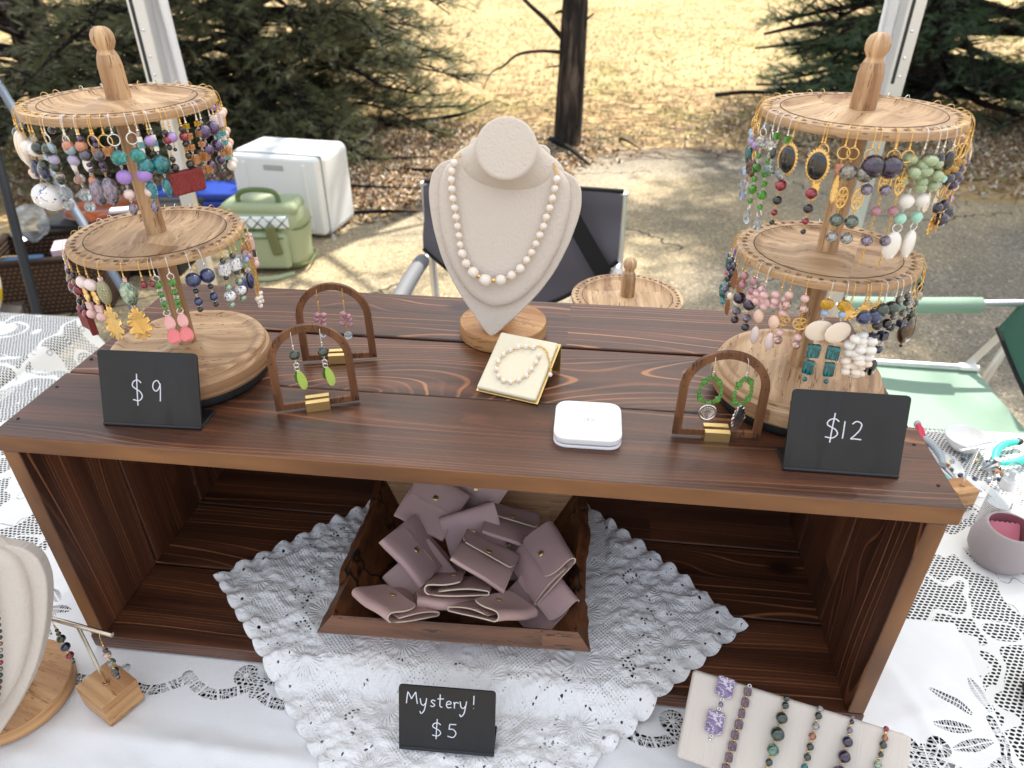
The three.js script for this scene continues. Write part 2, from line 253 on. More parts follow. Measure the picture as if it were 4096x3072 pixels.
// ---------- crochet doily ----------
function crochet(u, v) { // 0..1 over the 0.47 m square -> [thread?, height]
  const x = (u - 0.5) * 0.47, z = (v - 0.5) * 0.47, q = Math.max(Math.abs(x), Math.abs(z)), r = Math.hypot(x, z), th = Math.atan2(z, x), ir = vn(x * 420 + 9, z * 420);
  const [f1, f2] = worley(x * 210 + 60, z * 210 + 60, 0.85), net = f2 - f1; let solid, hgt;
  if (q > 0.214) { // shell border with small round eyelets
    const s = (Math.abs(x) > Math.abs(z) ? z : x) / 0.027, k = s - Math.floor(s) - 0.5, e = (q - 0.2215) / 0.027, d = Math.hypot(k, e); const on = LAT[(Math.floor(s) * 31 + (x > 0 ? 7 : 3) + (z > 0 ? 90 : 5) + 4000) & 65535]; solid = d > 0.02 + 0.045 * on && (d < 0.2 || Math.abs(Math.sin(Math.atan2(e, k) * 6 + ir * 2)) + ir * 0.9 > 0.24); hgt = 0.5 + 0.28 * Math.cos(Math.atan2(e, k) * 12 + ir * 3) + 0.5 * (vn(x * 260, z * 260) - 0.5);
  } else {
    const gx = x / 0.049, gz = z / 0.049, cx = gx - Math.round(gx), cz = gz - Math.round(gz), cr = Math.hypot(cx, cz), ct = Math.atan2(cz, cx), kind = (Math.round(gx) + 2 * Math.round(gz) + 900) % 3;
    if (Math.abs(r - 0.078) < 0.011 || Math.abs(r - 0.137) < 0.009) { solid = Math.abs(Math.sin(th * 60)) + ir * 0.6 > 0.22 || Math.abs(Math.sin(r * 640)) > 0.5; hgt = 0.5 + 0.5 * Math.sin(th * 120); }
    else if (cr < 0.44 && kind === 1) { const p = cr / 0.44; solid = Math.abs(Math.sin(ct * 13 + p * 0.8)) + ir * 0.45 > 0.26 || p < 0.3 || p > 0.8; hgt = 0.5 + 0.5 * Math.cos(ct * 26); }
    else if (kind === 2) { const b = Math.sin((x + z) * 900) * Math.sin((x - z) * 900); solid = b > -0.85 || ir > 0.45; hgt = 0.5 + 0.5 * b; }
    else { solid = net < 0.42 || vn(x * 90, z * 90) > 0.34 || ir > 0.55; hgt = clamp(1.15 - f1 * 1.25); }
    if (Math.abs(cx) > 0.46 || Math.abs(cz) > 0.46) { solid = true; hgt = 0.8 + 0.2 * Math.sin((x + z) * 1400); }
  }
  return [solid ? 1 : 0, clamp(hgt * 0.75 + 0.25 * vn(x * 700, z * 700))];
}
const doilyA = dtex(1536, 1536, (u, v) => crochet(u, v)[0], false), doilyB = dtex(1024, 1024, (u, v) => { const c = crochet(u, v); return c[0] * (0.35 + 0.65 * c[1]); }, false);
M.doily = std({ color: new THREE.Color().setRGB(0.88, 0.88, 0.89), roughness: 0.95, alphaMap: doilyA, alphaTest: 0.5, bumpMap: doilyB, bumpScale: 0.0015, side: THREE.DoubleSide });
{
  const S = 0.475, g = sheet(170, 170, (a, b) => {
    let p = a - 0.5, q = b - 0.5; const m = Math.max(Math.abs(p), Math.abs(q)), along = Math.abs(p) > Math.abs(q) ? q : p;
    if (m > 0.455) { const k = (m - 0.455) / 0.045, sc = 1 + 0.02 * k * (Math.abs(Math.sin(along * Math.PI * 17)) - 0.4); p *= sc; q *= sc; }
    let x = (p - q) * S * 0.7071, z = (p + q) * S * 0.7071 - 0.103;
    const edge = sst(0.3, 0.5, m);
    const ru = edge * (0.010 * (fbm(x * 26, z * 26, 2) - 0.32) + 0.005 * Math.sin(along * 107) * sst(0.44, 0.5, m));
    let y = mix(0.0245, 0.0035, sst(-0.004, 0.03, z)) + Math.max(-0.0005, 0.008 * (fbm(x * 50, z * 50, 3) - 0.38) + 0.0045 * (vn(x * 170, z * 170) - 0.4) + 0.004 * sst(0.42, 0.5, m) * (vn(x * 120 + 5, z * 120) - 0.3) + ru);
    if (Math.abs(x) < 0.17 && z < -0.01) y = Math.min(y, 0.0262);
    if (z < -0.335) { y += (-0.335 - z) * 0.9; z = -0.335 - 0.002 * (-0.335 - z); }
    return V(x, y, z); });
  solo('crochet_doily', g, M.doily, 'square white crochet doily with a ruffled shell edge under the pouch tray', 'doily');
}
// ---------- light acacia of the earring stands, walnut, oak, beech ----------
function lightWood(u, v, o) { // grain along u, metres
  const w = fbm(u * 7 + o, v * 26, 3), st = fbm(u * 5 + o, v * 150 + o, 4), ph = v * 160 + w * 9 + u * 6, f = ph - Math.floor(ph), pore = vn(u * 170, v * 1500 + o * 9) * vn(u * 40, v * 300);
  return [clamp(0.55 + (w - 0.5) * 0.8 + (st - 0.5) * 1.1 + (f - 0.5) * 0.16), pore > 0.56 ? 1 : 0];
}
const acacia = dtex(1024, 1024, (a, b) => { const [t, p] = lightWood(a * 0.25, b * 0.25, 3); const c = mix3([142, 106, 76], [220, 190, 152], t); return p ? mix3(c, [104, 70, 44], 0.7) : c; });
const oak = dtex(512, 512, (a, b) => { const [t, p] = lightWood(a * 0.25, b * 0.25, 21); const c = mix3([160, 110, 66], [214, 170, 120], t); return p ? mix3(c, [125, 80, 45], 0.6) : c; });
const walnut = dtex(1024, 512, (a, b) => { const [t, p] = lightWood(a * 0.3, b * 0.15, 44); const c = mix3([74, 46, 30], [142, 95, 62], t); return p ? mix3(c, [38, 22, 14], 0.7) : c; });
M.acacia = std({ map: acacia, roughness: 0.48, color: new THREE.Color().setRGB(1.04, 1.03, 1.02) }); M.oak = std({ map: oak, roughness: 0.5 });
M.walnut = std({ map: walnut, roughness: 0.45 });
M.charred = std({ color: '#3a2416', roughness: 0.8 });
const planar = (g, s, du = 0, dv = 0) => setUV(g, (x, y, z, nx, ny) => ny > 0.4 ? [x / s + du, z / s + dv] : [(x + z) / s + du, y / s + dv]);
const upright = (g, s, du = 0) => setUV(g, (x, y, z) => [y / s + du, (Math.atan2(x, z) * 0.012) / s + 0.3]);
const lathe = (pts, seg = 72) => new THREE.LatheGeometry(pts.map((p) => new THREE.Vector2(p[0] / 1000, p[1] / 1000)), seg);
const HOLES = 48, RH = 0.0738;
const rimGeo = (() => { const s = new THREE.Shape(); s.absarc(0, 0, 0.0803, 0, Math.PI * 2); const inn = new THREE.Path(); inn.absarc(0, 0, 0.0655, 0, Math.PI * 2, true); s.holes.push(inn);
  for (let k = 0; k < HOLES; k++) { const a = (k + 0.5) / HOLES * Math.PI * 2, h = new THREE.Path(); h.absellipse(Math.cos(a) * RH, Math.sin(a) * RH, 0.0021, 0.0021, 0, Math.PI * 2, true); s.holes.push(h); }
  const g = new THREE.ExtrudeGeometry(s, { depth: 0.0055, bevelEnabled: true, bevelSize: 0.0006, bevelThickness: 0.0006, bevelSegments: 2, curveSegments: 9 * 4 }); g.rotateX(Math.PI / 2); return planar(at(g, 0, -0.0006, 0), 0.25, 0.1); })();
// round outlines need more points than the holes: an outer band keeps the edge smooth
const bandGeo = planar(lathe([[79, 0.05], [80.6, -0.3], [81.2, -1.5], [81.2, -4.6], [80.4, -6.4], [78.6, -6.9]], 128), 0.25);
const dishGeo = planar(lathe([[66.2, -0.2], [64.6, 0.2], [63.6, -1.4], [61, -3.4], [56, -4.6], [38, -4.9], [30, -4.4], [26.5, -2.4], [24, -1.0], [20.5, -0.6], [18.6, 0.7], [17, 1.0], [7, 1.0]], 96), 0.25, 0.1);
const underGeo = planar(lathe([[66.5, -6.7], [60, -9.3], [30, -10.4], [9, -10.4]], 72), 0.25);
const ringGeo = new THREE.TorusGeometry(0.0652, 0.0005, 4, 96).rotateX(Math.PI / 2);
const baseGeo = planar(lathe([[8, 41], [17, 41], [19, 40.3], [22, 38.6], [28, 36.2], [36, 35.2], [64, 35.2], [69, 36.4], [71.4, 39.2], [74.5, 40], [78, 39.6], [79.6, 37.8], [80.2, 35], [79.8, 32.6], [81.6, 31.6], [83.6, 29.4], [84.6, 24], [84.4, 17], [83, 13.4], [80, 12.4], [8, 12.4]], 96), 0.25, 0.4);
const footGeo = lathe([[0, 0], [74, 0], [78, 1], [79, 4], [79, 12.2], [76, 12.6], [0, 12.6]], 72);
const postLow = upright(lathe([[9.3, 40], [9.3, 154]], 28), 0.25), postMid = upright(lathe([[9.3, 164], [9.3, 278]], 28), 0.25, 0.4);
const pegGeo = upright(lathe([[10.2, 287], [10.4, 289], [10.2, 316.5], [9.9, 318], [9.0, 323], [7.0, 327.3], [6.6, 328.6], [7.4, 330], [9.2, 333.4], [9.7, 337.2], [9.2, 341], [7.3, 344.4], [4, 346.5], [0, 347]], 32), 0.25, 0.7);
const linerGeo = merge(Array.from({ length: HOLES }, (_, k) => { const a = (k + 0.5) / HOLES * Math.PI * 2; return at(new THREE.CylinderGeometry(0.00205, 0.00205, 0.0064, 9, 1, true), Math.cos(a) * RH, -0.0031, Math.sin(a) * RH); }).concat(Array.from({ length: HOLES }, (_, k) => { const a = (k + 0.5) / HOLES * Math.PI * 2; return at(new THREE.RingGeometry(0.002, 0.0024, 12).rotateX(-Math.PI / 2), Math.cos(a) * RH, 0.00016, Math.sin(a) * RH); })));
M.charred.side = THREE.DoubleSide; M.rubber = std({ color: '#17181b', roughness: 0.6 });
function earringStand(label, pos, yaw) {
  const s = thing('earring_stand', label, 'earring stand', pos, yaw, 'two-tier wooden earring stands');
  mesh('turntable_foot', footGeo, M.rubber, s); mesh('base_plate', baseGeo, M.acacia, s); mesh('post', postLow, M.acacia, s); mesh('post', postMid, M.acacia, s); mesh('peg', pegGeo, M.acacia, s);
  for (const h of [0.164, 0.288]) {
    const t = mesh('tier', merge([rimGeo, bandGeo, dishGeo, underGeo]), M.acacia, s); t.position.y = h; t.rotation.y = h * 9; mesh('burnt_ring', ringGeo, M.charred, t); mesh('peg_hole_lining', linerGeo, M.charred, t);
  }
  return s;
}
const stands = [
  earringStand('two-tier round wooden earring stand behind the nine dollar sign', [-0.305, H, -0.134], 0.2),
  earringStand('two-tier round wooden earring stand behind the twelve dollar sign', [0.341, H, -0.163], 1.3),
  earringStand('nearly empty round wooden earring stand standing behind the crate', [0.179, 0, -0.462], 2.2),
];

// ---------- velvet bust ----------
M.velvet = phy({ color: new THREE.Color().setRGB(0.66, 0.60, 0.545), roughness: 0.95, sheen: 0.35, sheenRoughness: 0.6, bumpMap: speck, bumpScale: 0.0007 });
function velvetUV(g, s) { return setUV(g, (x, y, z) => [x / s * 0.3, y / s * 0.3]); }
const bustOutline = (() => { const h = [[0, 0], [17, 17], [33, 36], [49, 58], [63, 83], [74, 112], [80.5, 138], [82.5, 155], [80, 172], [71, 183], [55, 190], [43, 200], [36, 212]]; const s = new THREE.Shape(); const pts = [...h.map((p) => new THREE.Vector2(p[0] / 1000, p[1] / 1000)), ...h.slice(1).reverse().map((p) => new THREE.Vector2(-p[0] / 1000, p[1] / 1000))]; const c = new THREE.CatmullRomCurve3(pts.map((p) => V(p.x, p.y, 0)), true, 'catmullrom', 0.35).getPoints(90); s.setFromPoints(c.map((p) => new THREE.Vector2(p.x, p.y))); return s; })();
const insetOutline = (() => { const h = [[0, 43], [22, 52], [42, 76], [56, 108], [62, 138], [63, 158], [60, 174], [50, 184], [36, 190]]; const pts = [...h.map((p) => V(p[0] / 1000, p[1] / 1000, 0)), ...h.slice(1).reverse().map((p) => V(-p[0] / 1000, p[1] / 1000, 0))]; const s = new THREE.Shape(); s.setFromPoints(new THREE.CatmullRomCurve3(pts, true, 'catmullrom', 0.4).getPoints(90).map((p) => new THREE.Vector2(p.x, p.y))); return s; })();
function makeBust(label, tip, lean, yaw, roll, base, baseR, sc = 1) {
  const g = thing('necklace_bust', label, 'necklace bust', [base[0], base[1], base[2]], 0, 'cream velvet necklace busts'), q = new THREE.Group(); // body frame
  q.position.set(tip[0] - base[0], tip[1] - base[1], tip[2] - base[2]); q.rotation.set(-lean, yaw, roll, 'YXZ'); q.updateMatrix();
  const put = (n, geo) => mesh(n, geo.clone().scale(sc, sc, sc).applyMatrix4(q.matrix), M.velvet, g);
  put('chest_board', velvetUV(at(new THREE.ExtrudeGeometry(bustOutline, { depth: 0.012, bevelEnabled: true, bevelSize: 0.002, bevelThickness: 0.002, bevelSegments: 3 }), 0, 0, -0.016), 0.06));
  put('chest_face', velvetUV(at(new THREE.ExtrudeGeometry(insetOutline, { depth: 0.003, bevelEnabled: true, bevelSize: 0.009, bevelThickness: 0.006, bevelSegments: 5 }), 0, 0, -0.002), 0.06));
  // neck: rings from the shoulders up to a cut disc that faces forward
  const N = 48, rows = [[0, 0.186, -0.004, 0.062, 0.026], [0, 0.190, 0.004, 0.054, 0.026], [0, 0.1945, 0.010, 0.043, 0.028], [0, 0.199, 0.016, 0.0365, 0.0295], [0, 0.2035, 0.023, 0.0335, 0.0305], [0, 0.2055, 0.0275, 0.0325, 0.0318], [0, 0.2062, 0.0296, 0.0312, 0.0308], [0, 0.2062, 0.0300, 0.028, 0.028], [0, 0.2062, 0.0300, 0.0001, 0.0001]];
  const tilt = 0.10; put('neck', velvetUV(sheet(N, rows.length - 1, (a, b) => { const r = rows[Math.round(b * (rows.length - 1))], t = a * Math.PI * 2; return V(r[0] + r[3] * Math.cos(t), r[1] + r[4] * Math.sin(t), r[2] - tilt * r[4] * Math.sin(t)); }), 0.06));
  const bp = planar(lathe([[0, 0], [baseR * 1000 - 1.2, 0], [baseR * 1000, 1.2], [baseR * 1000, 17.2], [baseR * 1000 - 1.4, 18.4], [0, 18.4]], 64), 0.25, 0.2); mesh('wooden_base', bp, M.oak, g);
  const pin = mesh('support', at(rbox(0.03 * sc, 0.05, 0.008, 0.002), 0, 0.04, 0), M.velvet, g); pin.position.set((tip[0] - base[0]) * 0.2, 0, -0.004);
  return q.matrix.clone().premultiply(new THREE.Matrix4().makeTranslation(base[0], base[1], base[2]));
}
const bustM = makeBust('cream velvet necklace bust on round oak base wearing a pearl necklace', [0.0135, H + 0.020, -0.224], 15 * D2R, 0.02, -4.5 * D2R, [0.022, H, -0.268], 0.0525);

// ---------- beads, pearls and metal findings shared by all the jewellery ----------
const SPH = new THREE.SphereGeometry(0.5, 18, 12), FAC = new THREE.IcosahedronGeometry(0.52, 1), CUB = rbox(1, 1, 1, 0.12, 1), FAC2 = new THREE.DodecahedronGeometry(0.53, 0);
for (const g of [FAC, FAC2]) setUV(g, (x, y, z) => [x, y]);
M.pearl = phy({ color: new THREE.Color().setRGB(0.86, 0.79, 0.73), roughness: 0.14, clearcoat: 0.9, clearcoatRoughness: 0.12, sheen: 0.3 });
function ball(name, mat, d, x, y, z, parent, sy = 1, geo = SPH) { const m = mesh(name, geo, mat, parent); m.scale.set(d, d * sy, d); m.position.set(x, y, z); return m; }
const LINK = new THREE.TorusGeometry(0.0011, 0.00032, 5, 10);
{ // pearl necklace: body-frame positions in mm
  const P = [[-41.2, 189.4, 8.4], [-43.5, 181.3, 8.4], [-44, 172.3, 8.4], [-43.3, 162.6, 8.7], [-42.3, 152.7, 8.4], [-40.5, 142.9, 8.4], [-38.9, 133.1, 8.4], [-37.3, 123.4, 8.1], [-35.8, 113.5, 7.8], [-34.4, 103.7, 7.8], [-31.9, 94, 10.1], [-27.5, 83.6, 10.1], [-19.2, 74, 12.7], [-5.4, 65.9, 14.5], [11.7, 66.8, 12.7], [23.7, 72.3, 10.4], [33.1, 80, 10.4], [39.8, 89.7, 8.7], [45, 98.2, 8.1], [49.2, 107.7, 8.1], [53.2, 117.1, 8.4], [56.7, 126.6, 8.4], [59.5, 136.2, 8.4], [62.6, 146, 8.4], [65.1, 156.1, 8.7], [67.1, 166.1, 8.4], [69, 175.6, 8.4]];
  const g = thing('pearl_necklace', 'cream pearl necklace with small gold beads hanging round the velvet bust', 'necklace', [0.0135, H + 0.02, -0.224]);
  g.rotation.set(-15 * D2R, 0.02, 0, 'YXZ');
  const zf = (d) => 0.0085 + d / 2000;
  P.forEach(([x, y, d], i) => {
    ball('pearl', M.pearl, d / 1000, x / 1000, y / 1000, zf(d), g);
    if (i) { const [x0, y0, d0] = P[i - 1], big = d > 12 && d0 > 12, t = d0 / (d0 + d); ball('gold_bead', M.gold, big ? 0.0052 : 0.0029, mix(x0, x, t) / 1000, mix(y0, y, t) / 1000, (zf(d) + zf(d0)) / 2, g, 1, big ? FAC : SPH); }
  });
  for (const [pts, n] of [[[V(-0.041, 0.194, 0.011), V(-0.036, 0.198, 0.006), V(-0.030, 0.201, -0.002), V(-0.02, 0.206, -0.012)], 16], [[V(0.069, 0.181, 0.010), V(0.066, 0.189, 0.007), V(0.059, 0.196, 0.001), V(0.048, 0.2, -0.008)], 18]]) {
    const c = new THREE.CatmullRomCurve3(pts), L = []; for (let i = 0; i < n; i++) for (const s of [-1, 1]) { const q = LINK.clone(); q.rotateX(i % 2 ? 1.2 : 0.2); q.rotateZ(i); const p = c.getPointAt(i / (n - 1)); L.push(at(q, p.x + s * 0.0006, p.y, p.z)); } mesh('chain', merge(L), M.gold, g);
  }
}
// ---------- bracelet card on a folded gold plate ----------
{
  const c = V(0.0535, H, -0.158), yaw = -15.6 * D2R, t = thing('bracelet_display', 'tilted gold plate with cream felt pad holding a pearl bracelet', 'bracelet display', [c.x, c.y, c.z], yaw);
  const a = Math.asin(0.034 / 0.078), inc = (g) => { g.rotateX(a); return at(g, 0, 0.0185, 0); };
  const plate = inc(rbox(0.0705, 0.0014, 0.079, 0.0006)); mesh('gold_plate', plate, M.brass, t);
  mesh('folded_support', at(rbox(0.0705, 0.034, 0.0014, 0.0006), 0, 0.017, -0.0358), M.brass, t);
  const felt = std({ color: new THREE.Color().setRGB(0.80, 0.74, 0.58), roughness: 0.95, bumpMap: speck, bumpScale: 0.0003 });
  const pg = rbox(0.0672, 0.005, 0.0755, 0.003, 4); setUV(pg, (x, y, z) => [x * 16, z * 16]); mesh('felt_pad', inc(at(pg, -0.0008, 0.0032, 0.0002)), felt, t);
  const b = thing('pearl_bracelet', 'pearl bracelet with gold spacers lying on the cream felt pad', 'bracelet', [c.x, c.y, c.z], yaw);
  const inv = (u, v, h) => { const p = V(u, 0.0057 + h, v).applyAxisAngle(V(1, 0, 0), a); p.y += 0.0185; return p; };
  const Q = [[0.41, -0.62], [0.16, -0.60], [-0.10, -0.54], [-0.32, -0.42], [-0.48, -0.25], [-0.55, -0.03], [-0.50, 0.20], [-0.33, 0.38], [-0.10, 0.47], [0.15, 0.46], [0.38, 0.36], [0.55, 0.20], [0.64, -0.01], [0.70, -0.22], [0.72, -0.42]].map(([x, y]) => [x * 0.0325 - 0.004, y * 0.0445 + 0.004]);
  Q.forEach(([u, v], i) => { const p = inv(u, v, 0.0027); ball('pearl', M.pearl, 0.0056, p.x, p.y, p.z, b); if (i) { const q = inv((u + Q[i - 1][0]) / 2, (v + Q[i - 1][1]) / 2, 0.0017); ball('gold_bead', M.gold, 0.0023, q.x, q.y, q.z, b); } });
  const cc = new THREE.CatmullRomCurve3([inv(0.0093, -0.0236, 0.001), inv(0.0145, -0.0275, 0.001), inv(0.023, -0.024, 0.001), inv(0.030, -0.014, 0.001), inv(0.0345, -0.006, 0.001), inv(0.037, 0.0, -0.001)]), L = [];
  for (let i = 0; i < 24; i++) { const q = LINK.clone(); q.rotateX(1.2 + (i % 2)); q.rotateY(i * 0.7); const p = cc.getPointAt(i / 23); L.push(at(q, p.x, p.y, p.z)); } mesh('chain', merge(L), M.gold, b);
  const e = inv(0.0372, 0.003, -0.002); ball('pearl', M.pearl, 0.005, e.x, e.y, e.z, b);
}
// ---------- white card reader ----------
{
  const t = thing('card_reader', 'small square white card reader with a contactless payment symbol', 'card reader', [0.1302, H, -0.079], 0.5 * D2R);
  const w = phy({ color: new THREE.Color().setRGB(0.84, 0.85, 0.87), roughness: 0.32, clearcoat: 0.25 });
  const sq = (a, r) => { const s = new THREE.Shape(), k = a / 2; s.moveTo(-k + r, -k); s.lineTo(k - r, -k); s.quadraticCurveTo(k, -k, k, -k + r); s.lineTo(k, k - r); s.quadraticCurveTo(k, k, k - r, k); s.lineTo(-k + r, k); s.quadraticCurveTo(-k, k, -k, k - r); s.lineTo(-k, -k + r); s.quadraticCurveTo(-k, -k, -k + r, -k); return s; };
  const slab = (a, r, d, bv) => { const g = new THREE.ExtrudeGeometry(sq(a - 2 * bv, r), { depth: d - 2 * bv, bevelEnabled: true, bevelSize: bv, bevelThickness: bv, bevelSegments: 4, curveSegments: 8 }); g.rotateX(-Math.PI / 2); return at(g, 0, bv, 0); };
  mesh('lower_shell', slab(0.0655, 0.0135, 0.0032, 0.0012), w, t); const up = mesh('upper_shell', slab(0.0655, 0.0135, 0.0066, 0.0014), w, t); up.position.y = 0.0048;
  const mid = mesh('slot_block', at(slab(0.0585, 0.011, 0.0026, 0.0004), 0, 0, 0), std({ color: '#c9ccd2', roughness: 0.5 }), t); mid.position.set(0, 0.0027, -0.0030);
  for (const sx of [-1, 1]) { const e = mesh('slot_end', at(rbox(0.006, 0.003, 0.05, 0.001), sx * 0.0292, 0.0040, -0.001), w, t); e.castShadow = true; }
  const inset = mesh('touch_panel', slab(0.037, 0.003, 0.0006, 0.0002), std({ color: new THREE.Color().setRGB(0.80, 0.81, 0.83), roughness: 0.38 }), t); inset.position.set(0.001, 0.0109, 0);
  const S = []; const arc = (r, a0, a1, cx, cz) => { const p = []; for (let i = 0; i <= 10; i++) { const q = mix(a0, a1, i / 10); p.push(V(cx + Math.cos(q) * r, 0, cz + Math.sin(q) * r)); } S.push(tube(p, 0.00016, 16, 4)); };
  for (const r of [0.0012, 0.0021, 0.003]) arc(r, -0.75, 0.75, -0.0032, 0); const ov = []; for (let i = 0; i <= 24; i++) { const q = 0.5 + 5.6 * i / 24; ov.push(V(Math.cos(q) * 0.0046 - 0.0006, 0, Math.sin(q) * 0.0029)); } S.push(tube(ov, 0.00014, 40, 4));
  S.push(tube([V(0.0022, 0, 0.0012), V(0.0038, 0, -0.0004), V(0.0062, 0, 0.0008), V(0.0048, 0, 0.0022), V(0.0030, 0, 0.0012)], 0.00014, 20, 4));
  const ic = mesh('contactless_symbol', merge(S).scale(1, 0.3, 1), std({ color: '#8b9097', roughness: 0.6 }), t); ic.position.set(0.001, 0.0116, 0);
}
// ---------- black price signs with chalk-pen writing ----------
const GL = {
  $: [[[.88, .74], [.62, .84], [.26, .78], [.14, .62], [.4, .52], [.74, .42], [.88, .26], [.6, .1], [.1, .13]], [[.56, 1.06], [.5, .5], [.46, -.08]]],
  9: [[[.88, .82], [.62, 1], [.24, .88], [.14, .62], [.42, .48], [.8, .68], [.9, .86]], [[.9, .86], [.86, .45], [.78, 0]]],
  1: [[[.5, .97], [.5, .5], [.48, .03]]], 2: [[[.08, .84], [.4, 1], [.82, .88], [.78, .6], [.45, .28], [.1, .04]], [[.1, .04], [.5, .05], [.98, .03]]],
  5: [[[.92, .98], [.6, .97], [.3, .96]], [[.3, .96], [.24, .6]], [[.24, .6], [.6, .62], [.9, .36], [.62, .04], [.1, .1]]],
  M: [[[0, 0], [.06, .5], [.14, .98]], [[.14, .98], [.36, .62], [.46, .4]], [[.46, .4], [.66, .72], [.86, 1]], [[.86, 1], [.92, .5], [1, .02]]],
  y: [[[.05, .62], [.2, .2], [.45, .12], [.72, .3]], [[.85, .66], [.72, .2], [.5, -.3], [.15, -.5], [.02, -.32]]],
  s: [[[.85, .55], [.5, .64], [.25, .5], [.5, .32], [.78, .18], [.5, .0], [.1, .06]]], t: [[[.45, .98], [.42, .5], [.46, .06], [.75, .02]], [[.05, .62], [.5, .64], [.95, .66]]],
  e: [[[.1, .3], [.5, .36], [.86, .42], [.7, .62], [.35, .6], [.15, .3], [.35, .03], [.9, .08]]], r: [[[.15, .62], [.25, .3], [.25, 0]], [[.25, .35], [.5, .58], [.92, .52]]],
  '!': [[[.5, .98], [.48, .6], [.46, .3]], [[.46, .05], [.48, .02]]],
};
const chalk = std({ color: new THREE.Color().setRGB(0.72, 0.76, 0.86), roughness: 0.9 }), smudge = dtex(256, 256, (u, v) => 0.62 + 0.5 * (fbm(u * 4, v * 3, 3) - 0.5) + 0.25 * sst(0.6, 0.75, fbm(u * 9 + 5, v * 2, 3)), false), acrylic = std({ color: new THREE.Color().setRGB(0.011, 0.012, 0.015), roughness: 0.6, roughnessMap: smudge });
function priceSign(label, pos, yaw, text) {
  const W = 0.1, Hh = 0.0745, ln = 0.35, t = thing('price_sign', label, 'price sign', pos, yaw, 'black price signs'), s = new THREE.Shape(), r = 0.004;
  s.moveTo(-W / 2, 0); s.lineTo(W / 2, 0); s.lineTo(W / 2, Hh - r); s.quadraticCurveTo(W / 2, Hh, W / 2 - r, Hh); s.lineTo(-W / 2 + r, Hh); s.quadraticCurveTo(-W / 2, Hh, -W / 2, Hh - r);
  const lay = (g) => { g.rotateX(-ln); return g; };
  const pgeo = new THREE.ExtrudeGeometry(s, { depth: 0.0016, bevelEnabled: true, bevelSize: 0.0004, bevelThickness: 0.0004, bevelSegments: 2 }); setUV(pgeo, (x, y) => [x * 9 + pos[0] * 7, y * 9]); mesh('panel', lay(at(pgeo, 0, 0.0015, -0.002)), acrylic, t);
  mesh('foot', at(rbox(W, 0.002, 0.034, 0.0009), 0, 0.001, -0.0165), acrylic, t); mesh('bend', at(new THREE.CylinderGeometry(0.0019, 0.0019, W, 10).rotateZ(Math.PI / 2), 0, 0.0019, -0.0012), acrylic, t);
  const L = []; for (const [ch, x, y, w, h] of text) for (const st of GL[ch]) L.push(tube(st.map(([a, b]) => V(x + (a - 0.5) * w, y + (b - 0.5) * h, 0)), 0.00062, 22, 6));
  const wr_ = merge(L); wr_.scale(1, 1, 0.25); mesh('writing', lay(at(wr_, 0, 0.0015, 0.0001)), chalk, t); return t;
}
priceSign('black price sign with nine dollars in white chalk pen', [-0.2975, H, -0.031], 2 * D2R, [['$', -0.0125, 0.037, 0.0125, 0.028], ['9', 0.0075, 0.0365, 0.010, 0.021]]);
priceSign('black price sign with twelve dollars in white chalk pen', [0.3588, H, -0.0355], 0, [['$', -0.0125, 0.042, 0.0135, 0.024], ['1', -0.0025, 0.0405, 0.006, 0.017], ['2', 0.0085, 0.0405, 0.0105, 0.017]]);
priceSign('small black sign reading Mystery! $5 on the doily', [0.005, 0.0095, 0.084], 1.7 * D2R, [['M', -0.0365, 0.0610, 0.0115, 0.014], ['y', -0.024, 0.0592, 0.0085, 0.016], ['s', -0.0145, 0.0585, 0.007, 0.012], ['t', -0.0065, 0.0600, 0.0075, 0.0155], ['e', 0.002, 0.0585, 0.007, 0.0125], ['r', 0.0095, 0.0585, 0.0065, 0.0125], ['y', 0.0175, 0.0592, 0.0085, 0.016], ['!', 0.028, 0.0615, 0.006, 0.0155], ['$', -0.0105, 0.0265, 0.0115, 0.021], ['5', 0.0055, 0.0255, 0.011, 0.0165]]);
// ---------- arch earring holders ----------
const archGeo = (() => { const w = 0.0415, R = 0.0405, b = 0.0525, s = new THREE.Shape(); s.moveTo(-w, 0); s.lineTo(w, 0); s.lineTo(R, b); s.absarc(0, b, R, 0, Math.PI, false); s.lineTo(-w, 0);
  const h = new THREE.Path(), q = 0.0335; h.moveTo(-q - 0.0006, 0.0062); h.lineTo(-q, b); h.absarc(0, b, q, Math.PI, 0, true); h.lineTo(q + 0.0006, 0.0062); h.lineTo(-q - 0.0006, 0.0062); s.holes.push(h);
  for (let k = 0; k < 9; k++) { const a = (4 + k * 21.5) * D2R, p = new THREE.Path(); p.absellipse(Math.cos(a) * 0.037, b + Math.sin(a) * 0.037, 0.00095, 0.00095, 0, 7, true); s.holes.push(p); }
  const g = new THREE.ExtrudeGeometry(s, { depth: 0.0038, bevelEnabled: true, bevelSize: 0.0003, bevelThickness: 0.0003, bevelSegments: 1, curveSegments: 24 }); return setUV(at(g, 0, 0.0032, -0.0019), (x, y, z) => [y / 0.3 + x * 2, x / 0.15 + 0.3]); })();
const arches = [];
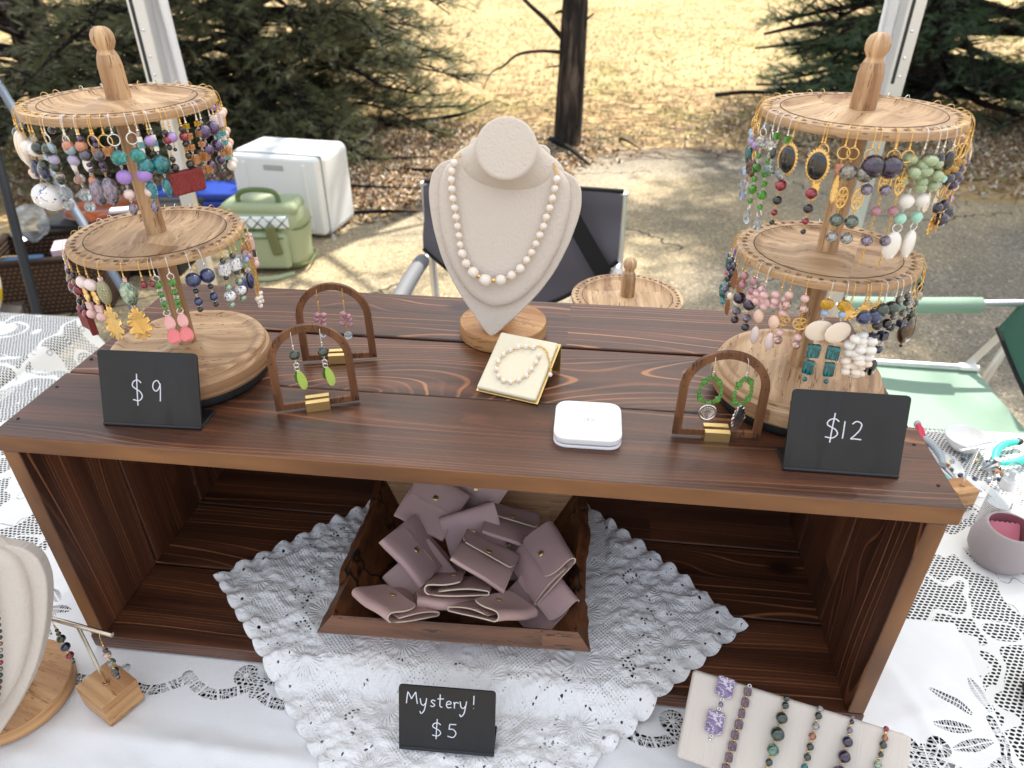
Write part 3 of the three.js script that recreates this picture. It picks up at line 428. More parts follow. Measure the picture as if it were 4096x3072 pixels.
for (const [label, x, z, yaw] of [['dark walnut arch earring holder with the green leaf earrings', -0.1466, -0.0852, 21.2], ['dark walnut arch earring holder with the pink pearl cluster earrings', -0.1548, -0.1798, 12.4], ['dark walnut arch earring holder with the green crystal loop earrings', 0.2536, -0.0798, 1.6]]) {
  const t = thing('arch_earring_holder', label, 'earring holder', [x, H, z], yaw * D2R, 'walnut arch earring holders'); mesh('arch_frame', archGeo, M.walnut, t);
  const L = [at(rbox(0.024, 0.0032, 0.0165, 0.0005, 1), 0, 0.0016, 0), at(rbox(0.024, 0.009, 0.006, 0.0005, 1), 0, 0.0069, 0.0052), at(rbox(0.024, 0.009, 0.006, 0.0005, 1), 0, 0.0069, -0.0052)]; mesh('brass_block', merge(L), M.brass, t); arches.push(t);
}
// ---------- earrings: each spec is a pair; items hang one below the other ----------
const BM = {};
const stone = (k, c, o = {}) => { BM[k] = phy({ color: c, map: mott, roughness: 0.2, clearcoat: 1, clearcoatRoughness: 0.04, ...o }); };
const plain = (k, c, o = {}) => { BM[k] = phy({ color: c, roughness: 0.22, clearcoat: 1, clearcoatRoughness: 0.04, ...o }); };
const glass = (k, c, o = {}) => { BM[k] = phy({ color: c, roughness: 0.06, transmission: 0.7, thickness: 0.004, ior: 1.52, flatShading: true, clearcoat: 0.6, ...o }); };
for (const [k, c] of Object.entries({ sodalite: '#36467c', moss: '#3d5145', fluor: '#5b5e72', ameth: '#5d4378', dkameth: '#3a2a4c', greyst: '#9a958a', green2: '#6f7f75', granite: '#b8b8b6', copperst: '#c07a5c', sage: '#b5cdb2', olive: '#a5a27a', red: '#b02040', tiger: '#5c3a20', teal: '#128c96', agate: '#f0cda6', pinkmarble: '#ecc0b2', greyam: '#9a8fa6', navy: '#27335c', dkgreen: '#35483f', brownshell: '#6b4636' })) stone(k, c);
for (const [k, c] of Object.entries({ white: '#f1ede8', shell: '#f0e2d2', ltblue: '#93aab8', lilac: '#a68acb', peach: '#c98468', palepink: '#ecd2cf', rose: '#e0b8b6', black: '#121216', cream: '#efe4d0', aqua: '#a6ddca', pinkpearl: '#b07c88', bluepearl: '#9db4d2', peachpearl: '#f0cdbb', quartz: '#ecd9d9', petal: '#f28592', petalpale: '#f2b8bb', lavgrey: '#aaa4c6', jade: '#a2b48c', leafpale: '#bfe070' })) plain(k, c);
plain('cinnabar', '#8f2e2e', { roughness: 0.6, bumpMap: mott, bumpScale: 0.0012, clearcoat: 0.1 });
plain('lilacmatte', '#a888d2', { roughness: 0.6, clearcoat: 0 });
for (const [k, c] of Object.entries({ clear: '#f4f6fa', orange: '#e8a468', greenglass: '#63b83e', tealglass: '#4fb2c4', tealab: '#62bcbc', cyan: '#7fd4e2', amber: '#f2c222', ab: '#d5e0ee', orangestar: '#ee7a1a', leafgreen: '#9ad04a', leafdark: '#5d9a20' })) glass(k, c);
BM.ab.iridescence = 1; BM.clear.transmission = 0.92; BM.ab.transmission = 0.85; BM.tealab.iridescence = 1; BM.gold = M.gold; BM.silver = M.silver; BM.copper = M.copper;
const porcTex = dtex(256, 128, (u, v) => { const a = Math.abs(fbm(u * 10, v * 6, 3) - 0.5), b = fbm(u * 5 + 9, v * 4, 2); return a < 0.055 && b > 0.4 ? [30, 42, 118] : vn(u * 26, v * 14) > 0.78 && b > 0.46 ? [60, 84, 165] : [240, 240, 240]; });
BM.porc = phy({ map: porcTex, roughness: 0.15, clearcoat: 1 });
const crackTex = dtex(256, 256, (u, v) => { const [a, b] = worley(u * 14, v * 20); return b - a < 0.09 ? [225, 220, 190] : mix3([120, 118, 88], [150, 145, 108], vn(u * 20, v * 20)); });
BM.crackle = std({ map: crackTex, roughness: 0.45 });
const leafShape = (n, depth) => { // notched monstera-like leaf, unit height, hanging from the top
  const s = new THREE.Shape(), P = []; for (let i = 0; i <= 60; i++) { const t = i / 60 * Math.PI * 2, k = Math.sin(t / 2), notch = 1 - depth * Math.pow(Math.max(0, Math.cos(t * n)), 3) * (k > 0.25 ? 1 : 0); P.push(new THREE.Vector2(Math.sin(t) * 0.46 * (0.6 + 0.4 * k) * notch, -0.5 + Math.cos(t) * 0.5 * mix(1, notch, 0.5))); } s.setFromPoints(P);
  const g = new THREE.ExtrudeGeometry(s, { depth: 0.03, bevelEnabled: true, bevelSize: 0.012, bevelThickness: 0.03, bevelSegments: 1 }); const p = g.attributes.position; for (let i = 0; i < p.count; i++) p.setZ(i, p.getZ(i) + 0.1 * p.getX(i) * p.getX(i) - 0.04 + 0.025 * Math.sin(p.getY(i) * 40)); g.computeVertexNormals(); return at(g, 0, 0.5, 0); };
const MONST = leafShape(11, 0.62), FEATH = leafShape(17, 0.35), PETAL = leafShape(1, 0);
const ovalFrame = (() => { const L = []; const t = new THREE.TorusGeometry(0.42, 0.075, 6, 32); L.push(t); for (let i = 0; i < 26; i++) { const a = i / 26 * 6.2832; L.push(at(new THREE.SphereGeometry(0.055, 6, 4), Math.cos(a) * 0.48, Math.sin(a) * 0.48, 0)); } return merge(L).scale(1, 1, 0.8); })();
const filig = (() => { const L = [new THREE.TorusGeometry(0.45, 0.045, 5, 24)]; for (let i = 0; i < 6; i++) { const a = i * 1.047; L.push(at(new THREE.TorusGeometry(0.17, 0.035, 4, 12), Math.cos(a) * 0.24, Math.sin(a) * 0.24, 0)); } return merge(L); })();
const flowerG = (() => { const L = []; for (let i = 0; i < 5; i++) { const a = i * 1.2566; L.push(at(new THREE.SphereGeometry(0.26, 10, 6).scale(1, 1, 0.5), Math.cos(a) * 0.27, Math.sin(a) * 0.27, 0)); } L.push(new THREE.SphereGeometry(0.16, 8, 6)); return merge(L); })();
const starG = (() => { const s = new THREE.Shape(); for (let i = 0; i < 10; i++) { const a = i * 0.6283, r = i % 2 ? 0.26 : 0.52; s[i ? 'lineTo' : 'moveTo'](Math.sin(a) * r, Math.cos(a) * r); } return new THREE.ExtrudeGeometry(s, { depth: 0.15, bevelEnabled: true, bevelSize: 0.05, bevelThickness: 0.1, bevelSegments: 1 }); })();
const TORI = {}, torus = (d, w = 0.0006) => TORI[d + ':' + w] ||= new THREE.TorusGeometry(d / 2, w, 5, 18);
const linkG = (() => merge([at(new THREE.TorusGeometry(0.0009, 0.0003, 4, 8), 0, -0.0012, 0), at(new THREE.TorusGeometry(0.0009, 0.0003, 4, 8).rotateY(1.57), 0, -0.0028, 0)]))();
const chainG = {}, chain = (n) => chainG[n] ||= merge(Array.from({ length: n }, (_, i) => at(new THREE.TorusGeometry(0.0011, 0.00034, 4, 8).scale(0.75, 1.2, 1).rotateY(i % 2 * 1.57), 0, -0.0013 - i * 0.0019, 0)));
const hookRim = merge([tube([V(0, -0.009, 0.0005), V(0, -0.003, 0), V(0, 0.0008, 0.0006), V(0, 0.0027, 0.0040), V(0, 0.0021, 0.0078), V(0, -0.0015, 0.0097), V(0, -0.006, 0.0103), V(0, -0.011, 0.0104)], 0.0003, 16, 5), at(new THREE.SphereGeometry(0.0011, 8, 6), 0, -0.011, 0.0104), at(new THREE.CylinderGeometry(0.0007, 0.0007, 0.0028, 6), 0, -0.0085, 0.0104)]);
const hookFlat = merge([tube([V(0, -0.004, -0.0045), V(0, 0.0005, -0.004), V(0, 0.0013, 0), V(0, 0.0003, 0.0035), V(0, -0.005, 0.005), V(0, -0.013, 0.0052)], 0.00034, 14, 5), at(new THREE.SphereGeometry(0.0011, 8, 6), 0, -0.013, 0.0052), at(new THREE.CylinderGeometry(0.0008, 0.0008, 0.004, 6), 0, -0.0095, 0.0052)]);
function hangItems(g, spec, y, z, met, r) {
  for (const tok of spec.split(' ')) {
    const m = /^([a-zA-Z]+)([\d.]*)(?:x([\d.]+))?(?::(\w+))?$/.exec(tok); if (!m) throw new Error(tok);
    const [, k, a, b, mk] = m, sc_ = g.userData.big || 1, w = (+a || 0) / 1000 * ('lL'.includes(k) ? 1 : sc_), h = b ? +b / 1000 * sc_ : w, mat = mk ? BM[mk] : met; if (mk && !mat) throw new Error('mat ' + mk);
    const put = (name, geo, sx, sy, sz, yy, dx = 0, mm = mat) => { const q = mesh(name, geo, mm, g); q.scale.set(sx, sy, sz); q.position.set(dx, yy, z); q.rotation.y = r() * 0.9 - 0.45; return q; };
    if (k === 'l') { put('link', linkG, 1, 1, 1, y); y -= 0.0039; continue; }
    if (k === 'L') { put('chain', chain(+a), 1, 1, 1, y); y -= 0.0019 * +a + 0.0008; continue; }
    if (k === 'm') { put('spacer', SPH, 0.003, 0.0013, 0.003, y - 0.0006); y -= 0.0012; continue; }
    if (k === 'r') { const q = put('ring', torus(w), 1, 1, 1, y - w / 2); y -= w - 0.0006; continue; }
    if (k === 's') put('bead', SPH, w, w * 0.96, w, y - w * 0.48);
    else if (k === 'o') put('bead', SPH, w, h, w * 0.62, y - h / 2);
    else if (k === 'f') put('faceted_bead', FAC, w, h, w, y - h / 2);
    else if (k === 'c') put('cube_bead', CUB, w, h, w, y - h / 2);
    else if (k === 't') put('tube_bead', CUB, w, h, w, y - h / 2);
    else if (k === 'q') put('square_bead', CUB, w, h, w * 0.42, y - h / 2);
    else if (k === 'd') put('disc_bead', SPH, w, h, 0.0032, y - h / 2);
    else if (k === 'M') put('leaf_charm', MONST, w, h, w * 0.5, y - h / 2);
    else if (k === 'F') put('feather_charm', FEATH, w, h, w * 0.5, y - h / 2);
    else if (k === 'P') put('petal', PETAL, w, h, w * 1.2, y - h / 2);
    else if (k === 'G') put('filigree_charm', filig, w, h, w * 0.7, y - h / 2);
    else if (k === 'B') put('flower_bead', flowerG, w, h, w * 0.8, y - h / 2);
    else if (k === 'S') put('star_bead', starG, w, h, w * 0.5, y - h / 2);
    else if (k === 'b') put('bar_bead', SPH, 0.0022, w, 0.0022, y - w / 2);
    else if (k === 'N') { const c0 = put('cabochon', SPH, w * 0.84, h * 0.84, w * 0.4, y - h / 2, 0, BM.black); c0.rotation.y *= 0.4; const f = mesh('beaded_frame', ovalFrame, M.gold, g); f.scale.set(w, h, w * 0.5); f.position.copy(c0.position); f.rotation.copy(c0.rotation); }
    else if (k === 'C') { for (let i = 0; i < 6; i++) { const q = put('chip_bead', SPH, w * (0.85 + 0.3 * r()), w * 0.8, w, y - w * 0.4 - i * h / 6.2, (i % 2 ? 1 : -1) * w * (0.25 + 0.5 * r())); q.position.z += (r() - 0.5) * w * 0.9; } }
    else if (k === 'K') { for (let i = 0; i < 3; i++) put('tassel_chain', chain(30), 1, 1, 1, y, (i - 1) * 0.003); for (const [dx, dy] of [[-0.004, 0], [0.0005, 0.006], [0.005, 0.003], [0.002, 0.011]]) put('pearl', SPH, 0.0052, 0.0052, 0.0052, y - 0.0575 - dy, dx, M.pearl); y -= 0.07; continue; }
    y -= h - 0.0002;
  }
}
function earring(pos, yaw, hook, metKey, spec, label, group, seed, swing = 0) {
  const r = rng(seed * 977 + 5), met = BM[metKey], g = thing('drop_earring', label, 'earring', pos, yaw, group); g.rotation.set(0, yaw, swing, 'YXZ'); if (hook === 'rim') g.userData.big = 1.14;
  mesh('hook', hook === 'rim' ? hookRim : hookFlat, met, g);
  hangItems(g, spec, hook === 'rim' ? -0.0121 : -0.0141, hook === 'rim' ? 0.0104 : 0.0052, met, r); delete g.userData.big; return g;
}
let eSeed = 1;
function pairsOn(stand, h, tier, list) {
  const c = stand.position;
  list.forEach(([deg, gap, met, spec, what, spec2, what2], i) => {
    const label = `${met} hook earring with ${what}, ${tier}`, group = `earring pair, ${what}, ${tier}`;
    for (const s of [-1, 1]) { const a = (deg + s * gap / 2 + (((eSeed * 13) % 7) - 3) * 0.55) * D2R; earring([c.x + Math.sin(a) * RH, c.y + h, c.z + Math.cos(a) * RH], a, 'rim', met, s > 0 && spec2 ? spec2 : spec, s > 0 && what2 ? `${met} hook earring with ${what2}, ${tier}` : label, group, eSeed++, s * 0.015 + (((eSeed * 7) % 5) - 2) * 0.016); }
  });
}
pairsOn(stands[0], 0.288, 'nine dollar stand, top tier', [
  [-46, 9, 'gold', 'l o16x25:shell l s6:peachpearl', 'large peach shell oval'],
  [-28, 9, 'gold', 'l l s11:white l o13x14:sodalite l s20:porc', 'white, blue and painted porcelain beads'],
  [-16, 8, 'gold', 'L3 s10:moss l s8:moss l s6:moss', 'three dark green stone beads'],
  [-5, 8, 'silver', 'r6 o10x8:ltblue o10x8:lavgrey L3 f7:clear L2 s10:ab s8:ab', 'pale blue and lavender rondelles'],
  [4, 7, 'silver', 'l s8:peach l o6x11:white l f5.5:peach', 'peach beads round a white oval'],
  [13, 8, 'gold', 's4.5:ameth s5:ameth s9:fluor s4.5:ameth s4:ameth l o11x21:greyam', 'long cut amethyst oval'],
  [20, 7, 'gold', 'r9 c6:orange', 'small amber crystal cube in a ring'],
  [29, 9, 'silver', 'r8 l f11:tealab l s11:lilacmatte l f7.5:palepink l o6x9:greyam', 'teal crystal and lilac round bead'],
  [42, 7, 'silver', 'l c3.5:white c4.5:cyan c3.5:white l o13x14:teal l f8x14:tealglass', 'teal swirl oval and blue glass drop'],
  [51, 12, 'gold', 'l s8:lilac l s3:black', 'single lilac bead'],
  [58, 7, 'gold', 'm s4.5:black s6.5:red s4.5:black l m s4.5:black m s6.5:black q15x17:cinnabar', 'carved red lacquer square'],
  [70, 9, 'silver', 'c3.5:amber l c4.5:orange L2 c4:orange L2 c6.5:orange l c6.5:orange', 'four amber crystal cubes'],
  [83, 9, 'silver', 'l s11:ameth l s9.5:ameth l s7.5:ameth l s4.5:ameth', 'four purple amethyst rounds'],
  [97, 8, 'gold', 't5x11:quartz l c4:cyan c3.5:white c4:cyan l c5:orange c4:cyan', 'rose tube and turquoise cubes'],
  [110, 9, 'gold', 's7:peachpearl b9 s6:peachpearl l s7:peachpearl b9 s8:white', 'peach pearls and gold bars'],
  [-66, 10, 'gold', 'l s12:moss', 'one big dark teal bead'],
  [-100, 10, 'gold', 'l s7:dkgreen l s6:fluor', 'dark green and grey beads'], [-130, 10, 'silver', 'l f6:clear', 'tiny clear crystal'],
  [165, 10, 'gold', 'l o7x10:moss', 'dark moss oval'], [140, 10, 'gold', 'l s6:lilac', 'tiny lilac bead'], [-165, 12, 'gold', 'l c4:greenglass', 'green glass cube'],
]);
pairsOn(stands[0], 0.164, 'nine dollar stand, lower tier', [
  [-58, 9, 'silver', 'L2 o7x9:lilac s8:green2 s9:dkgreen L2 B9:silver F7x16:silver', 'silver flower and grey-green beads'],
  [-40, 9, 'gold', 'l s5:black s6.5:copperst s9:red s4:black l s5:black s8:red q13x15:cinnabar', 'copper, red and black beads'],
  [-20, 8, 'gold', 'l o14x10:quartz B13:gold q6.5:rose s9:rose', 'rose quartz and gold flower'],
  [1, 12, 'gold', 'c3:rose o14.5x21:crackle r3 M22x31:gold', 'crackled olive oval and gold leaf', 'c3:rose o14.5x21:sage r3 M21x29:gold', 'sage green oval and gold leaf'],
  [30, 9, 'silver', 'r5 f6.5:greenglass c3:clear f5:greenglass c3.5:clear f5:greenglass f4:greenglass r5 P10x13:petalpale P13x14:petal', 'green crystals and pink petals'],
  [22, 6, 'gold', 'l f6:red', 'single ruby bead'],
  [53, 9, 'silver', 'l s12.5:sodalite m s5:black l s7.5:sodalite m s5:black', 'blue sodalite and black beads'],
  [73, 9, 'gold', 's5:dkgreen t8x10:porc s5:dkgreen l s6.5:sage s10:porc s6.5:sage', 'blue and white porcelain barrel'],
  [88, 9, 'gold', 'l o10x7:ab s6:bluepearl L2 f5:clear o12x16:sodalite', 'pale pearl and patterned blue oval'],
  [97, 7, 'gold', 'S7:orangestar l s6:lilac', 'bright orange star'],
  [106, 6, 'gold', 'L2 K', 'long gold chain tassel and pearls'],
  [118, 8, 'silver', 'l t6x11:rose c7:navy l s9:rose', 'rose tube and navy cube'],
  [-85, 10, 'gold', 'l s6:ameth l s5:rose', 'small amethyst and rose beads'], [-110, 9, 'silver', 'l s5:black s7:black', 'two black round beads'],
  [150, 12, 'gold', 'l s5:black s7:black', 'black bead drop'], [172, 12, 'gold', 'l o6x12:jade', 'pale jade oval'], [-150, 12, 'gold', 'l M9x13:gold', 'small gold leaf'], [-170, 9, 'silver', 'l B9:rose', 'pink petal flower'],
]);
pairsOn(stands[1], 0.288, 'twelve dollar stand, top tier', [
  [-112, 9, 'gold', 'r10 s6:lilac s5:bluepearl l G13:gold l s7:greyam', 'gold filigree coin and lilac bead'],
  [-96, 9, 'gold', 'r8 s6:bluepearl s5:bluepearl o10x15:teal l s6:bluepearl l o10x16:ab', 'striped teal oval'],
  [-84, 8, 'gold', 'r9 l s6:lilac r8 B13:brownshell l o7x11:clear', 'brown shell flower'],
  [-72, 9, 'silver', 'r6 f9:clear L2 s4:greenglass l f7:greenglass L1 f5:greenglass L1 f7:greenglass l f4.5:greenglass r6 f6x11:ab', 'clear crystal and green faceted chain'],
  [-58, 8, 'silver', 'c4:greenglass c3:clear l o6x8:moss l f9:ab', 'green cube and sparkling crystal'],
  [-41, 17, 'gold', 'l N17x23 l s8.5:red l s7:black l s5:red l s4:black', 'black gold-framed oval cabochon'],
  [-27, 7, 'gold', 'r8 l B8:peach F6x20:gold', 'long gold filigree wing'],
  [-14, 9, 'gold', 'r7.5 l s12:greyst l G8x16:gold l s9.5:green2 l s8.5:granite', 'gold ring, grey-green stones'],
  [-2, 8, 'gold', 'l s16:dkameth l s8:greyam', 'big dark purple bead'],
  [7, 7, 'gold', 'r8 L2 G8x19:gold L4 s7:pinkpearl L8 s8:greyam L9', 'gold marquise filigree and long chain'],
  [20, 8, 'silver', 'l C9x22:jade L2 f10:white l f8:aqua r6 o13x21:white', 'pale jade chips and white shell drop'],
  [33, 8, 'silver', 'l o8x12:black l s6:aqua L3 F7x14:silver', 'black oval and silver feather'],
  [46, 9, 'gold', 'r10 C6x8:amber s10:dkameth r9 l s8:dkameth M16x16:gold', 'gold monstera leaf and amethyst'],
  [58, 9, 'gold', 'r10 l s9:ameth l s8:ameth L4 r9 s11:dkameth', 'amethyst rounds in gold rings'],
  [72, 9, 'gold', 'l o14x26:agate l s6:peachpearl l s5:lilac', 'peach agate slab'],
  [88, 9, 'gold', 'l s9:peachpearl l o14x22:agate', 'pink pearl and agate'],
  [110, 12, 'gold', 'l s6:rose', 'single rose bead'], [140, 12, 'silver', 'l s6:clear', 'single clear bead'], [165, 10, 'gold', 'r6 s7:aqua l s7:aqua', 'mint green beads'], [-165, 10, 'gold', 'l s6:black s5:aqua', 'black and mint beads'], [-138, 10, 'gold', 'r8 l s5:bluepearl', 'blue pearl in ring'],
]);
pairsOn(stands[1], 0.164, 'twelve dollar stand, lower tier', [
  [-112, 9, 'gold', 'l s7:lilac s6:pinkpearl s5:red G8:gold s6:red M9x16:gold', 'lilac pearl and gold coin'],
  [-98, 9, 'gold', 'l q9:teal s6:pinkpearl s6:pinkpearl f6:cyan s10.5:teal f6:cyan', 'teal square and teal round bead'],
  [-85, 8, 'silver', 's6:fluor s7:navy l s6:dkgreen l s7:greyam F8x15:copper', 'copper feather'],
  [-75, 8, 'gold', 'l F9x18:copper l s7:cream', 'bronze leaf and pearl'],
  [-62, 9, 'gold', 's7:pinkpearl m s7:pinkpearl l s10.5:dkameth l s7.5:greyam m s7:dkameth', 'pink pearls over dark amethyst'],
  [-51, 8, 'silver', 'l f5:clear B14:rose', 'rose quartz flower'],
  [-43, 8, 'gold', 'l C7x16:rose l o9x12:peachpearl l o7x16:quartz', 'rose chips and cream baroque pearl'],
  [-29, 9, 'gold', 's6.5:rose m s8:pinkmarble l G12x11:gold l s6:rose s7.5:pinkmarble', 'pink stones and gold scroll oval'],
  [-6, 9, 'silver', 'o10x9:amber s6:bluepearl l d22x18:shell l q10x11:teal l q8x12:teal l s4:teal', 'large white shell oval and teal stones'],
  [7, 8, 'gold', 'l M13x13:gold', 'short gold monstera leaf'],
  [13, 7, 'gold', 'G8:gold s12:sodalite L4 C9x22:white C8x14:shell', 'dark blue bead and white shell discs'],
  [25, 8, 'silver', 'l s11:dkgreen l s8:black l c6.5:navy r6 s7:navy r6 o8x15:black', 'dark green beads and black drop'],
  [38, 8, 'silver', 's6:greyst s5:moss l s6:greyst l c5:navy', 'grey and navy stack'],
  [52, 9, 'gold', 'r6 f8:clear s6:green2 l s7:moss', 'clear crystal and moss bead'],
  [66, 8, 'gold', 'l s5:black F8x18:gold s4:black o17x23:tiger m s3:black', 'big brown tiger-eye oval'],
  [80, 9, 'gold', 'l B11:aqua l s6:peachpearl l f7:clear', 'mint flower'],
  [110, 12, 'silver', 'l s7:clear', 'clear round bead'], [150, 12, 'gold', 'l o7x13:moss', 'green oval'], [-150, 12, 'gold', 'l s7:black', 'one black bead'], [178, 12, 'silver', 'l f7:leafdark', 'olive crystal'],
]);
for (const [deg, met, sp, w] of [[-62, 'gold', 'l s5:rose', 'tiny rose bead'], [-78, 'silver', 'l s5:aqua', 'tiny mint bead']]) { const a = deg * D2R, c = stands[2].position; earring([c.x + Math.sin(a) * RH, 0.288, c.z + Math.cos(a) * RH], a, 'rim', met, sp, `${met} hook earring with ${w}, stand behind the crate`, null, eSeed++); }
// on the arches
function onArch(i, ks, met, specs, label, group) { const t = arches[i]; t.updateMatrix(); ks.forEach((k, n) => { const a = (4 + k * 21.5) * D2R, p = V(Math.cos(a) * 0.037, 0.0557 + Math.sin(a) * 0.037, 0).applyMatrix4(t.matrix); earring([p.x, p.y, p.z], t.rotation.y, 'flat', met, specs[n], Array.isArray(label) ? label[n] : label, group, eSeed++); }); }
onArch(0, [5, 3], 'silver', ['l s10.5:moss l r5 r4.5 P10x15:leafdark', 'l s10.5:moss l r5 r4.5 P10x15:leafdark'], 'silver hook earring with moss bead and green glass leaves, walnut arch', 'green leaf earrings on the arch');
onArch(1, [5, 3], 'gold', ['L5 C7x16:pinkpearl L3 f9:ab', 'L5 C7x20:pinkpearl L3 f9:ab'], 'gold hook earring with pink pearl cluster and crystal, walnut arch', 'pink cluster earrings on the arch');
{ const g = scene.children.filter((o) => o.userData.group === 'green leaf earrings on the arch'); for (const e of g) { const p = mesh('leaf_petal', PETAL, BM.leafpale, e); p.scale.set(0.0105, 0.025, 0.009); p.position.set(0.003, -0.05, 0.009); p.rotation.set(0.1, 0.5, 0.15); } }
{ // green crystal loops
  const t = arches[2]; t.updateMatrix();
  [[5, 'F'], [3, 'S']].forEach(([k, kind], n) => { const a = (4 + k * 21.5) * D2R, p = V(Math.cos(a) * 0.037, 0.0557 + Math.sin(a) * 0.037, 0).applyMatrix4(t.matrix);
    const e = earring([p.x, p.y, p.z], t.rotation.y + (n ? 0.5 : 0), 'flat', 'silver', 'l', n ? 'green crystal loop earring with a solid silver leaf charm' : 'green crystal loop earring with a pierced silver heart leaf', 'green crystal loop earrings', eSeed++);
    const N = 21; for (let i = 0; i < N; i++) { const q = i / N * 6.2832, w = 0.0098 * (1 - 0.25 * Math.cos(q)), d = i % 5 === 3 ? 0.0062 : 0.0037; ball('crystal_bead', BM.greenglass, d, Math.sin(q) * w, -0.0185 - 0.0140 * (1 - Math.cos(q)), 0.0052, e, 1, FAC); }
    const c = mesh('leaf_charm', n ? FEATH : merge([new THREE.TorusGeometry(0.42, 0.07, 5, 20), ...[0, 1, 2, 3, 4, 5, 6, 7, 8].map((i) => bar([0, -0.45, 0], [Math.cos(0.2 + i * 0.34) * 0.4, Math.sin(0.2 + i * 0.34) * 0.4, 0], 0.04, 4)), ...[0.18, 0.29].map((r) => new THREE.TorusGeometry(r, 0.025, 4, 16))]), M.silver, e); c.scale.set(n ? 0.019 : 0.018, n ? 0.027 : 0.0195, 0.01); c.position.set(0.001, n ? -0.062 : -0.058, 0.0052); mesh('ring', torus(0.004), M.silver, e).position.set(0, -0.048, 0.0052); });
}
// ---------- walnut tray with flared mitred walls and live edges ----------
const burl = dtex(1024, 512, (a, b) => { const w = fbm(a * 7, b * 5, 4), n = fbm(a * 5 + w * 3, b * 16 + w * 4, 4), k = Math.abs(fbm(a * 6 + 7, b * 4, 3) - 0.5); let c = mix3([58, 32, 18], [134, 82, 46], n * 1.1); if (k < 0.03) c = mix3([22, 14, 10], c, k / 0.03); return mix3(c, [200, 140, 80], 0.25 * sst(0.62, 0.8, w)); });
const burlB = dtex(512, 256, (a, b) => { const k = Math.abs(fbm(a * 6 + 7, b * 4, 3) - 0.5); return 0.5 * sst(0, 0.04, k) + 0.4 * fbm(a * 30, b * 20, 3); }, false);
M.burl = std({ map: burl, bumpMap: burlB, bumpScale: 0.002, roughness: 0.42 });

{
  const t = thing('wooden_tray', 'flared walnut tray with live-edge sides full of mauve pouches', 'tray', [-0.0085, 0.0248, -0.146], 1.9 * D2R);
  const hx = 0.097, hz = 0.081, prof = [[0, 0.006], [0.042, 0.056], [0.057, 0.043], [0.02, 0.0005]]; // outward offset, height: inner foot, inner top, outer top, outer foot
  const wall = (ax, dir, mat, name, live) => { const n = 26, P = [], uv = [], ix = []; const R = rng(ax * 7 + dir + 9); const jag = Array.from({ length: n + 1 }, (_, i) => live ? 0.010 * fbm(i * 0.45 + dir * 20, 3, 3) - 0.003 : 0);
    for (let i = 0; i <= n; i++) for (let k = 0; k < 4; k++) { let [o, y] = prof[k]; const s = mix(-1, 1, i / n); if (live && (k === 1 || k === 2)) { const j = jag[i] * (1 - Math.abs(s) ** 6); o -= j * (k === 2 ? 1 : 0.6); y -= j * 0.6; }
      const al = s * ((ax ? hx : hz) + prof[k][0]), out = dir * ((ax ? hz : hx) + o); P.push(ax ? al : out, y, ax ? out : al); uv.push((al + 0.2) / 0.3, (k === 0 ? 0 : k === 1 ? 0.065 : k === 2 ? 0.085 : 0.13) / 0.15); }
    for (let i = 0; i < n; i++) for (let k = 0; k < 4; k++) { const a = i * 4 + k, b = i * 4 + (k + 1) % 4, c = a + 4, d = b + 4; ix.push(a, c, b, b, c, d); }
    const e = n * 4; ix.push(0, 1, 2, 0, 2, 3, e, e + 2, e + 1, e, e + 3, e + 2);
    const g = new THREE.BufferGeometry(); g.setAttribute('position', new THREE.Float32BufferAttribute(P, 3)); g.setAttribute('uv', new THREE.Float32BufferAttribute(uv, 2)); g.setIndex(ix); const q = g.toNonIndexed(); q.computeVertexNormals(); return mesh(name, q, mat, t); };
  wall(1, 1, M.walnut, 'front_wall'); wall(1, -1, M.oak, 'back_wall'); wall(0, -1, M.burl, 'side_wall', true).userData.label = 'burled live-edge side wall'; wall(0, 1, M.burl, 'side_wall', true);
  const b = rbox(2 * hx + 0.002, 0.006, 2 * hz + 0.002, 0.001, 1); mesh('tray_floor', at(setUV(b, (x, y, z) => [x / 0.3, z / 0.15]), 0, 0.0032, 0), M.walnut, t);
}
